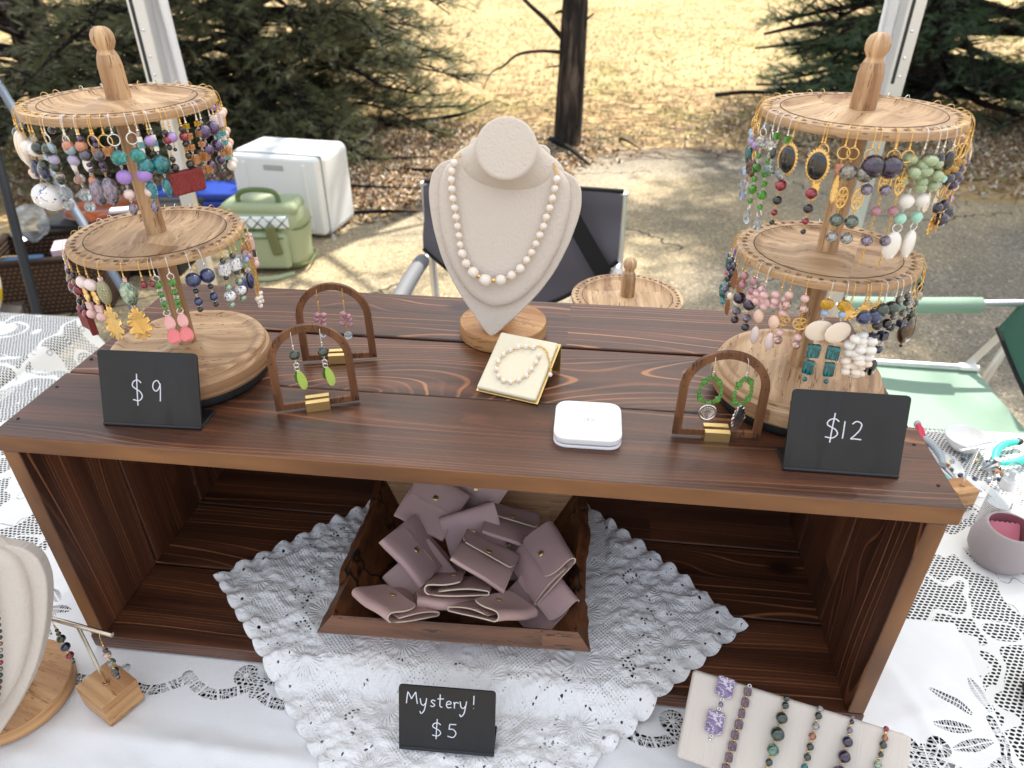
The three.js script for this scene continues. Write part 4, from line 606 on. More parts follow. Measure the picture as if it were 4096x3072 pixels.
// ---------- mauve snap pouches ----------
M.mauve = phy({ color: new THREE.Color().setRGB(0.54, 0.365, 0.35), roughness: 0.46, bumpMap: speck, bumpScale: 0.00025 }); M.suede = std({ color: new THREE.Color().setRGB(0.62, 0.53, 0.42), roughness: 0.95 });
M.thread = std({ color: new THREE.Color().setRGB(0.43, 0.28, 0.27), roughness: 0.8 });
function strip(path, widths, th) { // leather strip: path of [y, z], half widths; [faces, cut edges]
  const n = path.length, nr = path.map((p, i) => { const a = path[Math.max(0, i - 1)], b = path[Math.min(n - 1, i + 1)], d = Math.hypot(b[0] - a[0], b[1] - a[1]) || 1; return [-(b[1] - a[1]) / d, (b[0] - a[0]) / d]; });
  const F = [], E = [], uv = [], W = 8; const pt = (i, x, s) => [x * widths[i], path[i][0] + nr[i][0] * s * th / 2, path[i][1] + nr[i][1] * s * th / 2];
  const quad = (A, a, b, c, d) => A.push(...a, ...b, ...c, ...c, ...b, ...d);
  for (let i = 0; i < n - 1; i++) { for (const s of [1, -1]) for (let j = 0; j < W; j++) { const x0 = -1 + 2 * j / W, x1 = x0 + 2 / W; quad(F, pt(i, x0, s), pt(i, x1, s), pt(i + 1, x0, s), pt(i + 1, x1, s)); } for (const x of [-1, 1]) quad(E, pt(i, x, 1), pt(i, x, -1), pt(i + 1, x, 1), pt(i + 1, x, -1)); }
  for (const i of [0, n - 1]) quad(E, pt(i, -1, 1), pt(i, 1, 1), pt(i, -1, -1), pt(i, 1, -1));
  const mk = (A) => { let g = new THREE.BufferGeometry(); g.setAttribute('position', new THREE.Float32BufferAttribute(A, 3)); g = mergeVertices(g, 1e-6); g.computeVertexNormals(); return setUV(g, (x, y) => [x * 18, y * 18]); };
  return [mk(F), mk(E)];
}
const soft = (g, k) => { const p = g.attributes.position; for (let i = 0; i < p.count; i++) { const x = p.getX(i), y = p.getY(i); p.setZ(i, p.getZ(i) + 0.003 * (fbm(x * 26 + k * 9 + 5, y * 26 + 3, 2) - 0.5) + 0.001 * Math.sin(x * 90 + y * 60 + k) + 9 * (k - 1) * x * y * 0.1); } g.computeVertexNormals(); return g; };
const pouchVar = [0.0, 0.35, 0.9, 0.2, 0.5].map((open, vi) => { // how far the flap stands open
  const b = [], f = [], w = 0.036; for (let i = 0; i <= 7; i++) { const t = i / 7; b.push([mix(0.022, -0.034, t), 0.0022 + 0.0032 * Math.sin(Math.PI * t)]); } for (let i = 1; i < 5; i++) { const q = Math.PI * i / 5; b.push([-0.034 - 0.0016 * Math.sin(q), 0.0022 * Math.cos(q)]); } for (let i = 0; i <= 6; i++) b.push([mix(-0.034, 0.031, i / 6), -0.0022]);
  for (let i = 0; i <= 10; i++) { const q = -Math.PI / 2 + Math.PI * i / 10, r = 0.0048 + open * 0.002; f.push([0.031 + (r + 0.0008) * Math.cos(q), 0.0026 + open * 0.002 + r * Math.sin(q)]); }
  const z1 = f[10][1]; for (let i = 1; i <= 9; i++) { const t = i / 9; f.push([mix(0.031, -0.003, t), z1 + open * 0.012 * t * t + 0.0006 * (1 - t)]); }
  const fw = f.map((p, i) => i < 15 ? w : w - 0.0085 * (1 - Math.sqrt(Math.max(0, 1 - ((i - 14) / 5.2) ** 2)))), z2 = z1 + open * 0.0065;
  const st = []; for (let i = 0; i < 21; i++) { const y = mix(-0.031, 0.02, i / 20); for (const s of [-1, 1]) st.push(at(rbox(0.0005, 0.0017, 0.0005, 0.0002, 1), s * 0.0338, y, 0.0036 + 0.0031 * Math.sin(Math.PI * (0.022 - y) / 0.056))); }
  for (let i = 0; i < 13; i++) { const t = (i + 0.5) / 13, y = mix(0.03, 0.004, t), z = z1 + open * 0.012 * ((0.031 - y) / 0.034) ** 2 + 0.0013; for (const s of [-1, 1]) st.push(at(rbox(0.0005, 0.0014, 0.0005, 0.0002, 1), s * 0.0336, y, z)); } for (let i = 0; i < 20; i++) { const x = mix(-0.026, 0.026, i / 19); st.push(at(rbox(0.0017, 0.0005, 0.0005, 0.0002, 1), x, -0.0008, z1 + open * 0.0105 + 0.0011)); }
  return { body: strip(b, b.map(() => w), 0.0015).map((g) => soft(g, vi)), flap: strip(f, fw, 0.0016).map((g) => soft(g, vi)), snap: [0, 0.0075, z2 + 0.0013 + 0.003 * (fbm(vi * 9 + 5, 3.2, 2) - 0.5) + 0.001 * Math.sin(0.45 + vi)], st: soft(merge(st), vi) };
});
const snapG = lathe([[0, 1.5], [2.2, 1.3], [3.4, 0.8], [3.7, 0.2], [3.7, -0.4], [0, -0.4]], 20).rotateX(Math.PI / 2);
const mauves = [[0.54, 0.365, 0.35], [0.5, 0.335, 0.33], [0.56, 0.375, 0.35]].map((c) => { const m = M.mauve.clone(); m.color.setRGB(...c); return m; });
const POUCH = [
  ['largely buried mauve pouch under the pile beside the burled wall', -0.0552, 0.062, -0.098, -0.927, 0, 2.38, 1], ['mauve pouch lying flat between the two front pouches', -0.0252, 0.0596, -0.0737, -2.176, 0.005, -2.855, 2], ['mauve pouch tucked beneath the one leaning on the live-edge wall', 0.088, 0.058, -0.0863, -0.938, -0.36, -0.762, 1], ['mauve pouch peeking out behind the rearmost upright pouch', -0.0138, 0.1, -0.2204, -0.644, 0.05, -0.53, 0],
  ['mauve pouch showing only its back, propped behind the central pouch', -0.0019, 0.083, -0.1569, -0.644, 0.1, 0.363, 0], ['gaping mauve pouch lying against the pale back wall of the tray', 0.0409, 0.0858, -0.179, -1.799, 0.279, 0.081, 0], ['mauve pouch standing highest at the back of the tray', -0.0609, 0.1068, -0.183, -1.171, 0.138, -0.37, 0], ['mauve pouch lying edge-on with its cream lining showing in mid pile', -0.0053, 0.0846, -0.0736, -2.209, -0.058, 1.639, 1],
  ['gaping mauve pouch resting on the front rim beside the burled wall', -0.074, 0.0843, -0.0384, -2.13, 0.156, 2.457, 1], ['wide open mauve pouch resting on the front rim of the tray', 0.0362, 0.0816, -0.0474, -2.148, 0.07, -2.145, 1], ['mauve pouch turned sideways on the pile beside the burled wall', -0.0677, 0.0948, -0.1142, -1.523, 0.69, 2.707, 0], ['mauve pouch on top in the centre of the pile', 0.0186, 0.1, -0.1024, -1.853, 0.424, -0.077, 0], ['mauve pouch leaning on the ragged live-edge wall', 0.0874, 0.0927, -0.1154, -1.208, -0.575, -0.948, 1], ['mauve pouch at the bottom of the tray, mostly covered', 0.0407, 0.055, -0.1631, -1.039, 0, 0.07, 0],
];
for (const [label, x, y, z, ex, ey, ez, v] of POUCH) {
  const t = thing('leather_pouch', label, 'pouch', [x, y, z], 0, 'mauve snap pouches in the tray'); t.rotation.set(ex, ey, ez, 'XYZ'); const q = pouchVar[v === 0 && x > 0 ? 3 : v === 1 && x > 0 ? 4 : v];
  const mv = mauves[Math.round(Math.abs(x * 1000 + z * 700)) % 3], b = mesh('pouch_body', q.body[0], mv, t); mesh('cut_edge', q.body[1], M.suede, b); const f = mesh('flap', q.flap[0], mv, t); mesh('cut_edge', q.flap[1], M.suede, f); mesh('stitching', q.st, M.thread, t); const s = mesh('snap_button', snapG, M.brass, t); s.position.set(...q.snap);
}
// ---------- second bust with a stone bead necklace ----------
const bust2 = makeBust('cream velvet necklace bust standing beside the small T-bar on the white cloth', [-0.462, 0.030, 0.158], 22 * D2R, 20 * D2R, 0, [-0.497, 0.003, 0.072], 0.064, 1.15);
{
  const g = thing('bead_necklace', 'necklace of small dark green and red stone beads round the bust', 'necklace'); g.applyMatrix4(bust2); g.name = 'bead_necklace';
  const keys = ['moss', 'copperst', 'dkgreen', 'red', 'sage', 'moss', 'greyst']; for (const s of [-1, 1]) for (let i = 0; i < 30; i++) { const t = i / 29, y = mix(0.215, 0.028, t), x = s * (0.058 * Math.sqrt(1 - t ** 2.2) + 0.001), d = 0.0042 + 0.0062 * t ** 4; if (i % 2 === 0 || t < 0.97) ball('bead', BM[keys[(i * 3 + (s > 0 ? 1 : 0)) % 7]], d, x, y, 0.0105 + d / 2, g); }
}
// ---------- T-bar earring stands ----------
function tbar(label, x, z, y0, yaw, block, h, barL, barYaw, rodMat) {
  const t = thing('t_bar_stand', label, 'jewellery stand', [x, y0, z], yaw, 'small T-bar jewellery stands'); mesh('wooden_block', planar(at(rbox(...block, 0.0012), 0, block[1] / 2, 0), 0.25, x), M.oak, t);
  mesh('rod', bar([0, block[1], 0], [0, h, 0], 0.0019, 12), rodMat, t); const b = mesh('cross_bar', bar([-barL / 2, h, 0], [barL / 2, h, 0], 0.0024, 12), rodMat, t); b.rotation.y = barYaw; const c = mesh('collar', new THREE.TorusGeometry(0.0032, 0.0009, 6, 18).rotateX(Math.PI / 2), M.copper, t); c.position.y = block[1] + 0.0006; return t;
}
M.rod = std({ color: new THREE.Color().setRGB(0.78, 0.70, 0.56), metalness: 1, roughness: 0.16 });
tbar('small T-bar stand on a beech block holding two stone bead earrings', -0.378, 0.066, 0.003, -25 * D2R, [0.05, 0.035, 0.041], 0.130, 0.086, 16 * D2R, M.rod);
tbar('empty T-bar stand on a beech block at the end of the crate', 0.7, -0.402, 0.001, 18 * D2R, [0.036, 0.03, 0.034], 0.105, 0.068, 5 * D2R, M.silver);
for (const [x, z, sp, n] of [[-0.411, 0.0575, 's4:dkgreen m s5:moss m s9:dkgreen l s10:navy l m s8.5:red m s5:greyst s4:moss', 'dark red bead at its foot'], [-0.349, 0.0715, 's4:copperst s5.5:moss s8:pinkmarble l m s9:greyst l m s8:moss s5:navy m s4:navy', 'pink marbled bead in the middle']]) earring([x, 0.1325, z], 0.3, 'flat', 'gold', sp, `stone bead earring on the T-bar with ${n}`, 'stone earrings on the T-bar', eSeed++);
// ---------- velvet ramp with six bracelets ----------
{
  const yaw = -14.2 * D2R, t = thing('bracelet_ramp', 'cream velvet ramp on a wooden foot holding six bracelets', 'bracelet display', [0.35, 0.002, 0.055], yaw);
  const inc = 40 * D2R, W = 0.205, face = new THREE.Matrix4().makeRotationX(inc).setPosition(0, 0.0555, 0.010);
  mesh('velvet_pad', velvetUV(rbox(W, 0.020, 0.085, 0.004, 3), 0.06).applyMatrix4(face), M.velvet, t); mesh('wooden_foot', planar(at(rbox(0.15, 0.03, 0.035, 0.002), -0.005, 0.015, 0.0), 0.25), M.oak, t);
  const amTex = dtex(128, 128, (u, v) => { const n = fbm(u * 4 + v * 2, v * 5, 4), b = Math.abs(fbm(u * 3, v * 4 + 9, 3) - 0.5); return mix3(mix3([92, 74, 112], [150, 132, 168], n), [222, 214, 222], b < 0.05 ? 0.8 : 0); }); BM.amslab = phy({ map: amTex, roughness: 0.22, clearcoat: 0.6 }); stone('bronzeshell', '#8a6470', { metalness: 0.4, roughness: 0.2 }); stone('ltgreen', '#6f9a84'); 
  const B = [[0.146, 'rectangular amethyst slabs', 'q17x20:amslab . s5:greyam . q17x22:amslab . s3:silver'], [0.25, 'bronze-purple shell nuggets', 'r4 q7.5:bronzeshell + q7.5x8:bronzeshell + q6.5x8:bronzeshell + q8:bronzeshell + q7.5:bronzeshell + q8:bronzeshell + q7x8:bronzeshell + q8:bronzeshell'], [0.425, 'dark green beads graduated round a pale green one', 's6:dkgreen s7:dkgreen + s11.5:dkgreen + s13.5:moss + s11.5:ltgreen + s7:dkgreen + s7:dkgreen + s7:dkgreen + s8:dkgreen'], [0.575, 'small mixed green, grey and brown beads', 's6:granite s7:dkgreen + s7:granite + s7:copperst + s7:dkgreen + s7:moss + s7:teal + s7:jade + s7:pinkmarble + s7:moss'], [0.72, 'dark amethyst beads growing larger', 's3.5:greyam s4.5:dkameth + s5.5:greyam + s10:dkameth + s11.5:dkameth + s14:ameth + s12:dkameth + s8:dkameth'], [0.865, 'green and red jasper beads', 's5:red + s6:copperst s7:dkgreen + s5:dkgreen + s7.5:sage + s12:moss + s8:dkgreen + s7:red + s7:moss']];
  for (const [f, what, spec] of B) {
    const b = thing('bead_bracelet', `bracelet of ${what} on the velvet ramp`, 'bracelet', [0.35, 0.002, 0.055], yaw); let s = -0.0455; const x0 = (f - 0.5) * W, r = rng(Math.round(f * 999));
    for (const tok of spec.split(' ')) { let w, m, k; if (tok === '+') { w = 0.0028; k = 's'; m = M.gold; } else if (tok === '.') { w = 0.0045; k = 'l'; m = M.silver; } else { const q = /^([a-z])([\d.]+)(?:x([\d.]+))?(?::(\w+))?$/.exec(tok); k = q[1]; w = (+q[3] || +q[2]) / 1000; m = q[4] ? BM[q[4]] : M.silver; if (k === 'q') k = 'q' + q[2]; }
      const d = w, up = k[0] === 'q' ? 0.0025 : k === 'l' ? 0.001 : d / 2, sc = s + w / 2, over = sc < -0.0405 ? (-0.0405 - sc) : 0, p = V(x0 - 0.10 * sc + (r() - 0.5) * 0.001, 0.0102 + up - over * 0.9, sc).applyMatrix4(face); s += w;
      const g = k[0] === 'q' ? CUB : k === 'l' || k === 'r' ? torus(0.003) : SPH, o = mesh(k === 'l' || k === 'r' ? 'link' : m === M.gold ? 'gold_bead' : 'bead', g, m, b); o.position.copy(p); if (k[0] === 'q') { const ww = +k.slice(1) / 1000; o.scale.set(ww, 0.005, d * 0.96); o.rotation.set(inc, 0.1 * (r() - 0.5), 0.05 * (r() - 0.5)); } else if (g === SPH) o.scale.setScalar(d); else o.rotation.x = inc + 1.57; }
  }
}
// ---------- beading things on the lace beyond the crate's end ----------
{
  const b = solo('white_bowl', at(lathe([[0, 3], [14, 2], [15, 0], [17, 0], [18, 3], [28, 10], [36, 21], [38.5, 30], [37.6, 30.6], [35, 22], [27, 12], [15, 6], [0, 5.5]], 48), 0, 0, 0), phy({ color: '#e9e9e8', roughness: 0.15, clearcoat: 0.8 }), 'small round white ceramic bowl on the lace beyond the crate', 'bowl'); b.position.set(0.768, -0.004, -0.545); b.scale.setScalar(0.9);
  function pliers(label, x, z, yaw, col, grip) { const t = thing('pliers', label, 'pliers', [x, 0.003, z], yaw, 'jewellery pliers on the lace'); const steel = std({ color: '#a8abb0', metalness: 0.95, roughness: 0.3 });
    for (const s of [-1, 1]) { mesh('handle', taper([V(s * 0.004, 0.004, 0), V(s * 0.016, 0.006, 0.025), V(s * 0.02, 0.007, 0.055), V(s * 0.012, 0.006, 0.085)], [0.004, 0.0062, 0.0064, 0.005], 14, 8).scale(1, 1, 1), col, t); mesh('grip_end', at(new THREE.SphereGeometry(0.0062, 12, 8).scale(1, 0.9, 1.6), s * 0.0125, 0.006, 0.084), grip, t); mesh('jaw', taper([V(s * 0.003, 0.004, 0.004), V(s * 0.0045, 0.004, -0.012), V(s * 0.0008, 0.004, -0.042)], [0.0045, 0.004, 0.0012], 10, 6), steel, t); }
    mesh('pivot', at(new THREE.CylinderGeometry(0.006, 0.006, 0.01, 16), 0, 0.005, 0), steel, t); return t; }
  const tealG = std({ color: '#38c8b4', roughness: 0.45 }), blk = std({ color: '#1b1c1e', roughness: 0.5 }), gry = std({ color: '#9aa3ab', roughness: 0.45 }), redG = std({ color: '#c8304e', roughness: 0.45 });
  pliers('pliers with teal and black handles behind the spray bottle', 0.80, -0.50, 2.2, tealG, blk); pliers('pliers with pale grey handles beside the white bowl', 0.705, -0.475, 3.4, gry, gry); pliers('pliers with red and grey handles at the crate end', 0.665, -0.52, 2.75, redG, gry); pliers('long-nose pliers with turquoise handles by the T-bar block', 0.705, -0.435, -1.9, tealG, tealG);
  const bd = thing('bead_strand', 'heap of blue, clear and gold crystal beads on the lace', 'beads', [0.772, 0.002, -0.475]); const r = rng(31), ks = ['clear', 'navy', 'ab', 'gold', 'bluepearl', 'clear', 'sodalite', 'orange']; for (let i = 0; i < 46; i++) { const a = i * 0.42, q = 0.012 + 0.028 * Math.abs(Math.sin(i * 0.21)); ball('bead', BM[ks[Math.floor(r() * 8)]], 0.0055 + r() * 0.003, Math.cos(a) * q * 1.4, 0.0032 + r() * 0.004, Math.sin(a) * q * 0.8, bd, 1, i % 3 ? FAC : SPH); }
  const sb = thing('spray_bottle', 'clear plastic spray bottle with printed label behind the grey pot', 'spray bottle', [0.722, -0.002, -0.345], -0.6); sb.rotation.z = 0;
  mesh('bottle_body', lathe([[0, 0], [15.5, 0], [17, 2], [17, 66], [15, 73], [9.5, 78], [8.5, 80]], 36), phy({ color: '#eef2f4', transmission: 0.85, roughness: 0.08, thickness: 0, ior: 1.45 }), sb);
  const lab = ctex(512, 256, (c, w, h) => { c.fillStyle = '#f4f4f2'; c.fillRect(0, 0, w, h); c.strokeStyle = '#b03a30'; c.lineWidth = 3; c.strokeRect(8, 8, w - 16, h - 16); for (const y of [60, 130]) { c.save(); c.translate(52, y); c.rotate(0.785); c.strokeRect(-17, -17, 34, 34); c.restore(); c.fillStyle = '#222'; c.fillRect(49, y - 9, 6, 18); } c.fillStyle = '#2b2b2e'; const rr = rng(8); for (let i = 0; i < 15; i++) { let x = 96; while (x < w - 40) { const l = 6 + rr() * 22; c.fillRect(x, 24 + i * 14.5, l, 3.4); x += l + 5; } } });
  mesh('label', at(new THREE.CylinderGeometry(0.0173, 0.0173, 0.044, 36, 1, true, -2.2, 4.4), 0, 0.032, 0), std({ map: lab, roughness: 0.6, side: THREE.DoubleSide }), sb); mesh('pump_collar', lathe([[0, 79], [9.6, 79], [9.8, 80], [9.8, 92], [8, 94], [5, 95], [5, 98], [0, 98]], 28), phy({ color: '#f0f0f0', roughness: 0.35 }), sb); mesh('clear_cap', lathe([[9.2, 92], [9.2, 114], [7.6, 119], [0, 120]], 28), phy({ color: '#f5f8fa', transmission: 0.9, roughness: 0.1, thickness: 0 }), sb); mesh('nozzle', at(rbox(0.008, 0.012, 0.008, 0.002), 0, 0.104, 0), phy({ color: '#f0f0f0', roughness: 0.35 }), sb);
  const pot = thing('stoneware_pot', 'round grey pot with rosy inside holding a pink zigzag card', 'pot', [0.712, -0.003, -0.288]); const pm = std({ color: '#a99fa0', roughness: 0.85, bumpMap: speck, bumpScale: 0.0004 }); mesh('pot_body', lathe([[0, 0], [28, 0], [34, 3], [41, 16], [42, 30], [38, 46], [31.5, 58], [29.5, 60], [27.5, 59]], 56), pm, pot); mesh('pot_lining', lathe([[27.6, 59], [30, 52], [34, 40], [34, 24], [26, 10], [0, 8]], 56), std({ color: '#b27a86', roughness: 0.7 }), pot); mesh('foot_ring', at(new THREE.TorusGeometry(0.0335, 0.0016, 6, 48).rotateX(Math.PI / 2), 0, 0.0035, 0), pm, pot);
  { const s = new THREE.Shape(); s.moveTo(-0.024, 0); for (let i = 0; i <= 16; i++) s.lineTo(-0.024 + i * 0.003, 0.03 + (i % 2 ? 0.0022 : 0)); s.lineTo(0.024, 0); const g = new THREE.ExtrudeGeometry(s, { depth: 0.0012, bevelEnabled: false }); const c = solo('pink_card', g, std({ color: '#f29aae', roughness: 0.8 }), 'pink card with zigzag edge standing in the grey pot', 'card'); c.position.set(0.714, 0.013, -0.300); c.rotation.set(-0.55, -0.25, 0); }
  const kn = solo('carved_figurine', at(lathe([[0, 0], [18, 0], [24, 6], [22, 14], [26, 24], [22, 34], [0, 38]], 24), 0, 0, 0), std({ color: '#3a2620', roughness: 0.6, map: mott }), 'small dark carved wooden figurine at the edge of the lace', 'figurine'); kn.position.set(0.665, -0.002, -0.065); kn.scale.setScalar(0.9);
}
// ---------- ground: dry grass and sand, asphalt apron ----------
const GX = 30, groundTex = dtex(2048, 2048, (a, b) => {
  const x = (a - 0.5) * GX, z = (b - 0.78) * GX, n = fbm(x * 0.5 + 4, z * 0.5, 4), f = fbm(x * 6, z * 6, 3), g = vn(x * 34, z * 34), gr = fbm(x * 0.9 + 50, z * 1.1 + 20, 4);
  let c = mix3([176, 146, 104], [206, 184, 132], n); c = mix3(c, [150, 116, 78], 0.55 * sst(0.5, 0.8, f)); c = mix3(c, [222, 205, 160], 0.5 * sst(0.55, 0.9, g));
  c = mix3(c, [128, 132, 62], 0.5 * sst(0.56, 0.72, gr) * sst(0.35, 0.6, f)); const sand = sst(0.5, 0.62, fbm(x * 0.7 + 9, z * 0.9 + 3, 3)) * sst(-8.5, -6.2, z); c = mix3(c, [205, 170, 118], 0.55 * sand);
  return [c[0] * 0.92, c[1] * 0.91, c[2] * 0.9];
});
const grainB = dtex(512, 512, (u, v) => 0.6 * fbm(u * 60, v * 60, 3) + 0.4 * vn(u * 256, v * 256), false); grainB.repeat.set(14, 14);
{ const g = new THREE.PlaneGeometry(400, 400, 1, 1).rotateX(-Math.PI / 2); setUV(g, (x, y, z) => [x / GX + 0.5, z / GX + 0.78]); const m = struct('dry_grass_ground', g, std({ map: groundTex, roughness: 1, bumpMap: grainB, bumpScale: 0.02 })); m.position.y = GY; }
const AX = 8, cracks = (() => { const r = rng(404), L = []; for (let k = 0; k < 44; k++) { let x = r() * AX, z = r() * AX, a = r() * 6.28; const p = [[x, z]]; for (let i = 0; i < 50; i++) { a += (r() - 0.5) * 0.5; const jg = a + (r() - 0.5) * 2.2; x += Math.cos(jg) * 0.04; z += Math.sin(jg) * 0.04; p.push([x, z]); } L.push(p); } return L; })();
const asphTex = ctex(2048, 2048, (c, w) => { const im = c.createImageData(w, w), d = im.data; for (let j = 0; j < w; j++) for (let i = 0; i < w; i++) { const x = i / w * AX, z = j / w * AX, k = (j * w + i) * 4, n = fbm(x * 1.2, z * 1.2, 4), s = vn(i * 0.9, j * 0.9), q = vn(i * 0.4 + 90, j * 0.4), st = sst(0.5, 0.75, fbm(x * 0.6 + 30, z * 0.8, 3)); let v = 112 + (n - 0.5) * 50 + (s - 0.5) * 60 + (q > 0.8 ? 30 : 0) - (q < 0.14 ? 24 : 0); const cc = mix3([v * 1.06, v, v * 0.9], [v * 1.5, v * 1.33, v * 1.02], 0.2 + st * 0.6); d[k] = cc[0]; d[k + 1] = cc[1]; d[k + 2] = cc[2]; d[k + 3] = 255; } c.putImageData(im, 0, 0);
  c.strokeStyle = '#33302c'; c.lineCap = 'round'; const r = rng(9); for (const p of cracks) { c.lineWidth = 1.6 + r() * 2.2; c.beginPath(); p.forEach((q, i) => i ? c.lineTo(q[0] / AX * w, q[1] / AX * w) : c.moveTo(q[0] / AX * w, q[1] / AX * w)); c.stroke(); } });
{ // apron with a ragged far edge
  const E = [[-12, -2.6], [-5, -2.9], [-3.2, -3.0], [-2, -3.2], [-1.36, -3.43], [-1, -3.81], [-0.47, -4.4], [0.16, -5.25], [0.72, -5.5], [1.44, -5.45], [2.0, -4.9], [2.4, -4.45], [2.9, -4.3], [4.5, -4.2], [12, -4.4]], s = new THREE.Shape(), c = new THREE.CatmullRomCurve3(E.map(([x, z]) => V(x, 0, z))).getPoints(400), r = rng(3);
  c.forEach((p, i) => { const z = -(p.z + 0.12 * (fbm(p.x * 3, 5, 3) - 0.5) + 0.05 * (r() - 0.5)); i ? s.lineTo(p.x, z) : s.moveTo(p.x, z); }); s.lineTo(12, -9); s.lineTo(-12, -9);
  const g = new THREE.ExtrudeGeometry(s, { depth: 0.012, bevelEnabled: false }); g.rotateX(-Math.PI / 2); setUV(g, (x, y, z) => [x / AX + 0.5, -z / AX]); const ab = grainB.clone(); ab.repeat.set(6, 6); const m = struct('asphalt_lot', g, std({ map: asphTex, roughness: 0.95, bumpMap: ab, bumpScale: 0.006 })); m.position.y = GY - 0.006;
}
function scatter(name, geo, mat, n, place, colors) { const m = new THREE.InstancedMesh(geo, mat, n); m.name = name; m.userData.kind = 'stuff'; m.castShadow = m.receiveShadow = true; const o = new THREE.Object3D(), c = new THREE.Color(); let k = 0; for (let i = 0; i < n; i++) { if (!place(o, i)) continue; o.updateMatrix(); m.setMatrixAt(k, o.matrix); if (colors) { const q = colors[Math.floor(R0() * colors.length)], s = U(0.75, 1.2); m.setColorAt(k, c.setRGB(q[0] * s, q[1] * s, q[2] * s)); } k++; } m.count = k; scene.add(m); return m; }
const edgeZ = (x) => { const E = [[-12, -2.6], [-3.2, -3], [-1.36, -3.43], [-0.47, -4.4], [0.16, -5.25], [1.44, -5.45], [2.4, -4.45], [12, -4.3]]; for (let i = 1; i < E.length; i++) if (x < E[i][0]) return mix(E[i - 1][1], E[i][1], (x - E[i - 1][0]) / (E[i][0] - E[i - 1][0])); return -4.3; };
const bladeG = (() => { const L = []; for (let i = 0; i < 6; i++) { const a = i * 1.05, h = 0.03 + 0.028 * ((i * 7) % 5) / 5, s = 0.5 + 0.18 * (i % 3), g = new THREE.BufferGeometry(); const cx = Math.cos(a), sx = Math.sin(a); g.setAttribute('position', new THREE.Float32BufferAttribute([-sx * 0.0028, 0, cx * 0.0028, sx * 0.0028, 0, -cx * 0.0028, cx * h * s, h, sx * h * s], 3)); g.computeVertexNormals(); L.push(g); } return merge(L); })();
const dryG = std({ color: '#ffffff', roughness: 1, side: THREE.DoubleSide });
scatter('dry_grass', bladeG, dryG, 46000, (o) => { const d = Math.pow(R0(), 1.5), z = -4.6 - d * 19, x = U(-1, 1) * (2.8 + (-z) * 0.82) - 0.8; if (z > edgeZ(x) - 0.35) return false; const den = fbm(x * 0.9 + 50, z * 1.1 + 20, 3); if (R0() > 0.25 + den) return false; o.position.set(x, GY, z); o.rotation.set(0, U(0, 6.28), 0); o.scale.set(U(0.8, 1.7), U(0.45, 1.2), U(0.8, 1.7)); return true; }, [[0.40, 0.32, 0.17], [0.46, 0.39, 0.23], [0.34, 0.26, 0.13], [0.38, 0.35, 0.16], [0.17, 0.21, 0.06], [0.43, 0.36, 0.22]]);
const leafG = sheet(2, 1, (a, b) => V((a - 0.5) * 0.05, 0.006 * Math.abs(a - 0.5) * 4, (b - 0.5) * 0.022 * (1 - Math.abs(a - 0.5) * 1.2)));
scatter('leaf_litter', leafG, std({ color: '#ffffff', roughness: 0.9, side: THREE.DoubleSide }), 34000, (o) => { const q = R0(); let x, z; if (q < 0.75) { x = -2 + (R0() + R0() - 1) * 2.6; z = -4.7 + (R0() + R0() - 1) * 1.6; } else { x = 3 + (R0() + R0() - 1) * 2.3; z = -6 + (R0() + R0() - 1) * 1.9; } if (z > edgeZ(x) + U(-0.1, 0.5) * R0()) return false; o.position.set(x, GY + 0.008 + U(0, 0.012), z); o.rotation.set(U(-0.6, 0.6), U(0, 6.28), U(-0.6, 0.6)); o.scale.setScalar(U(0.4, 1.25)); return true; }, [[0.3, 0.19, 0.1], [0.42, 0.3, 0.18], [0.2, 0.12, 0.07], [0.5, 0.4, 0.29], [0.36, 0.22, 0.1], [0.56, 0.49, 0.4]]);
scatter('twigs_and_needles', new THREE.CylinderGeometry(0.002, 0.003, 0.2, 4).rotateZ(1.57), std({ color: '#ffffff', roughness: 0.9 }), 9000, (o) => { const q = R0(); const x = q < 0.65 ? -1.8 + (R0() + R0() - 1) * 2.8 : U(-1, 5.4), z = q < 0.65 ? -4.9 + (R0() + R0() - 1) * 1.6 : -6.3 + (R0() + R0() - 1) * 2.4; if (z > edgeZ(x) + 0.25 * R0()) return false; o.position.set(x, GY + 0.012, z); o.rotation.set(U(-0.1, 0.1), U(0, 6.28), U(-0.12, 0.12)); o.scale.set(U(0.25, 1.5), U(0.5, 1.3), U(0.5, 1.3)); return true; }, [[0.24, 0.16, 0.1], [0.4, 0.3, 0.2], [0.3, 0.18, 0.1], [0.13, 0.1, 0.08]]);
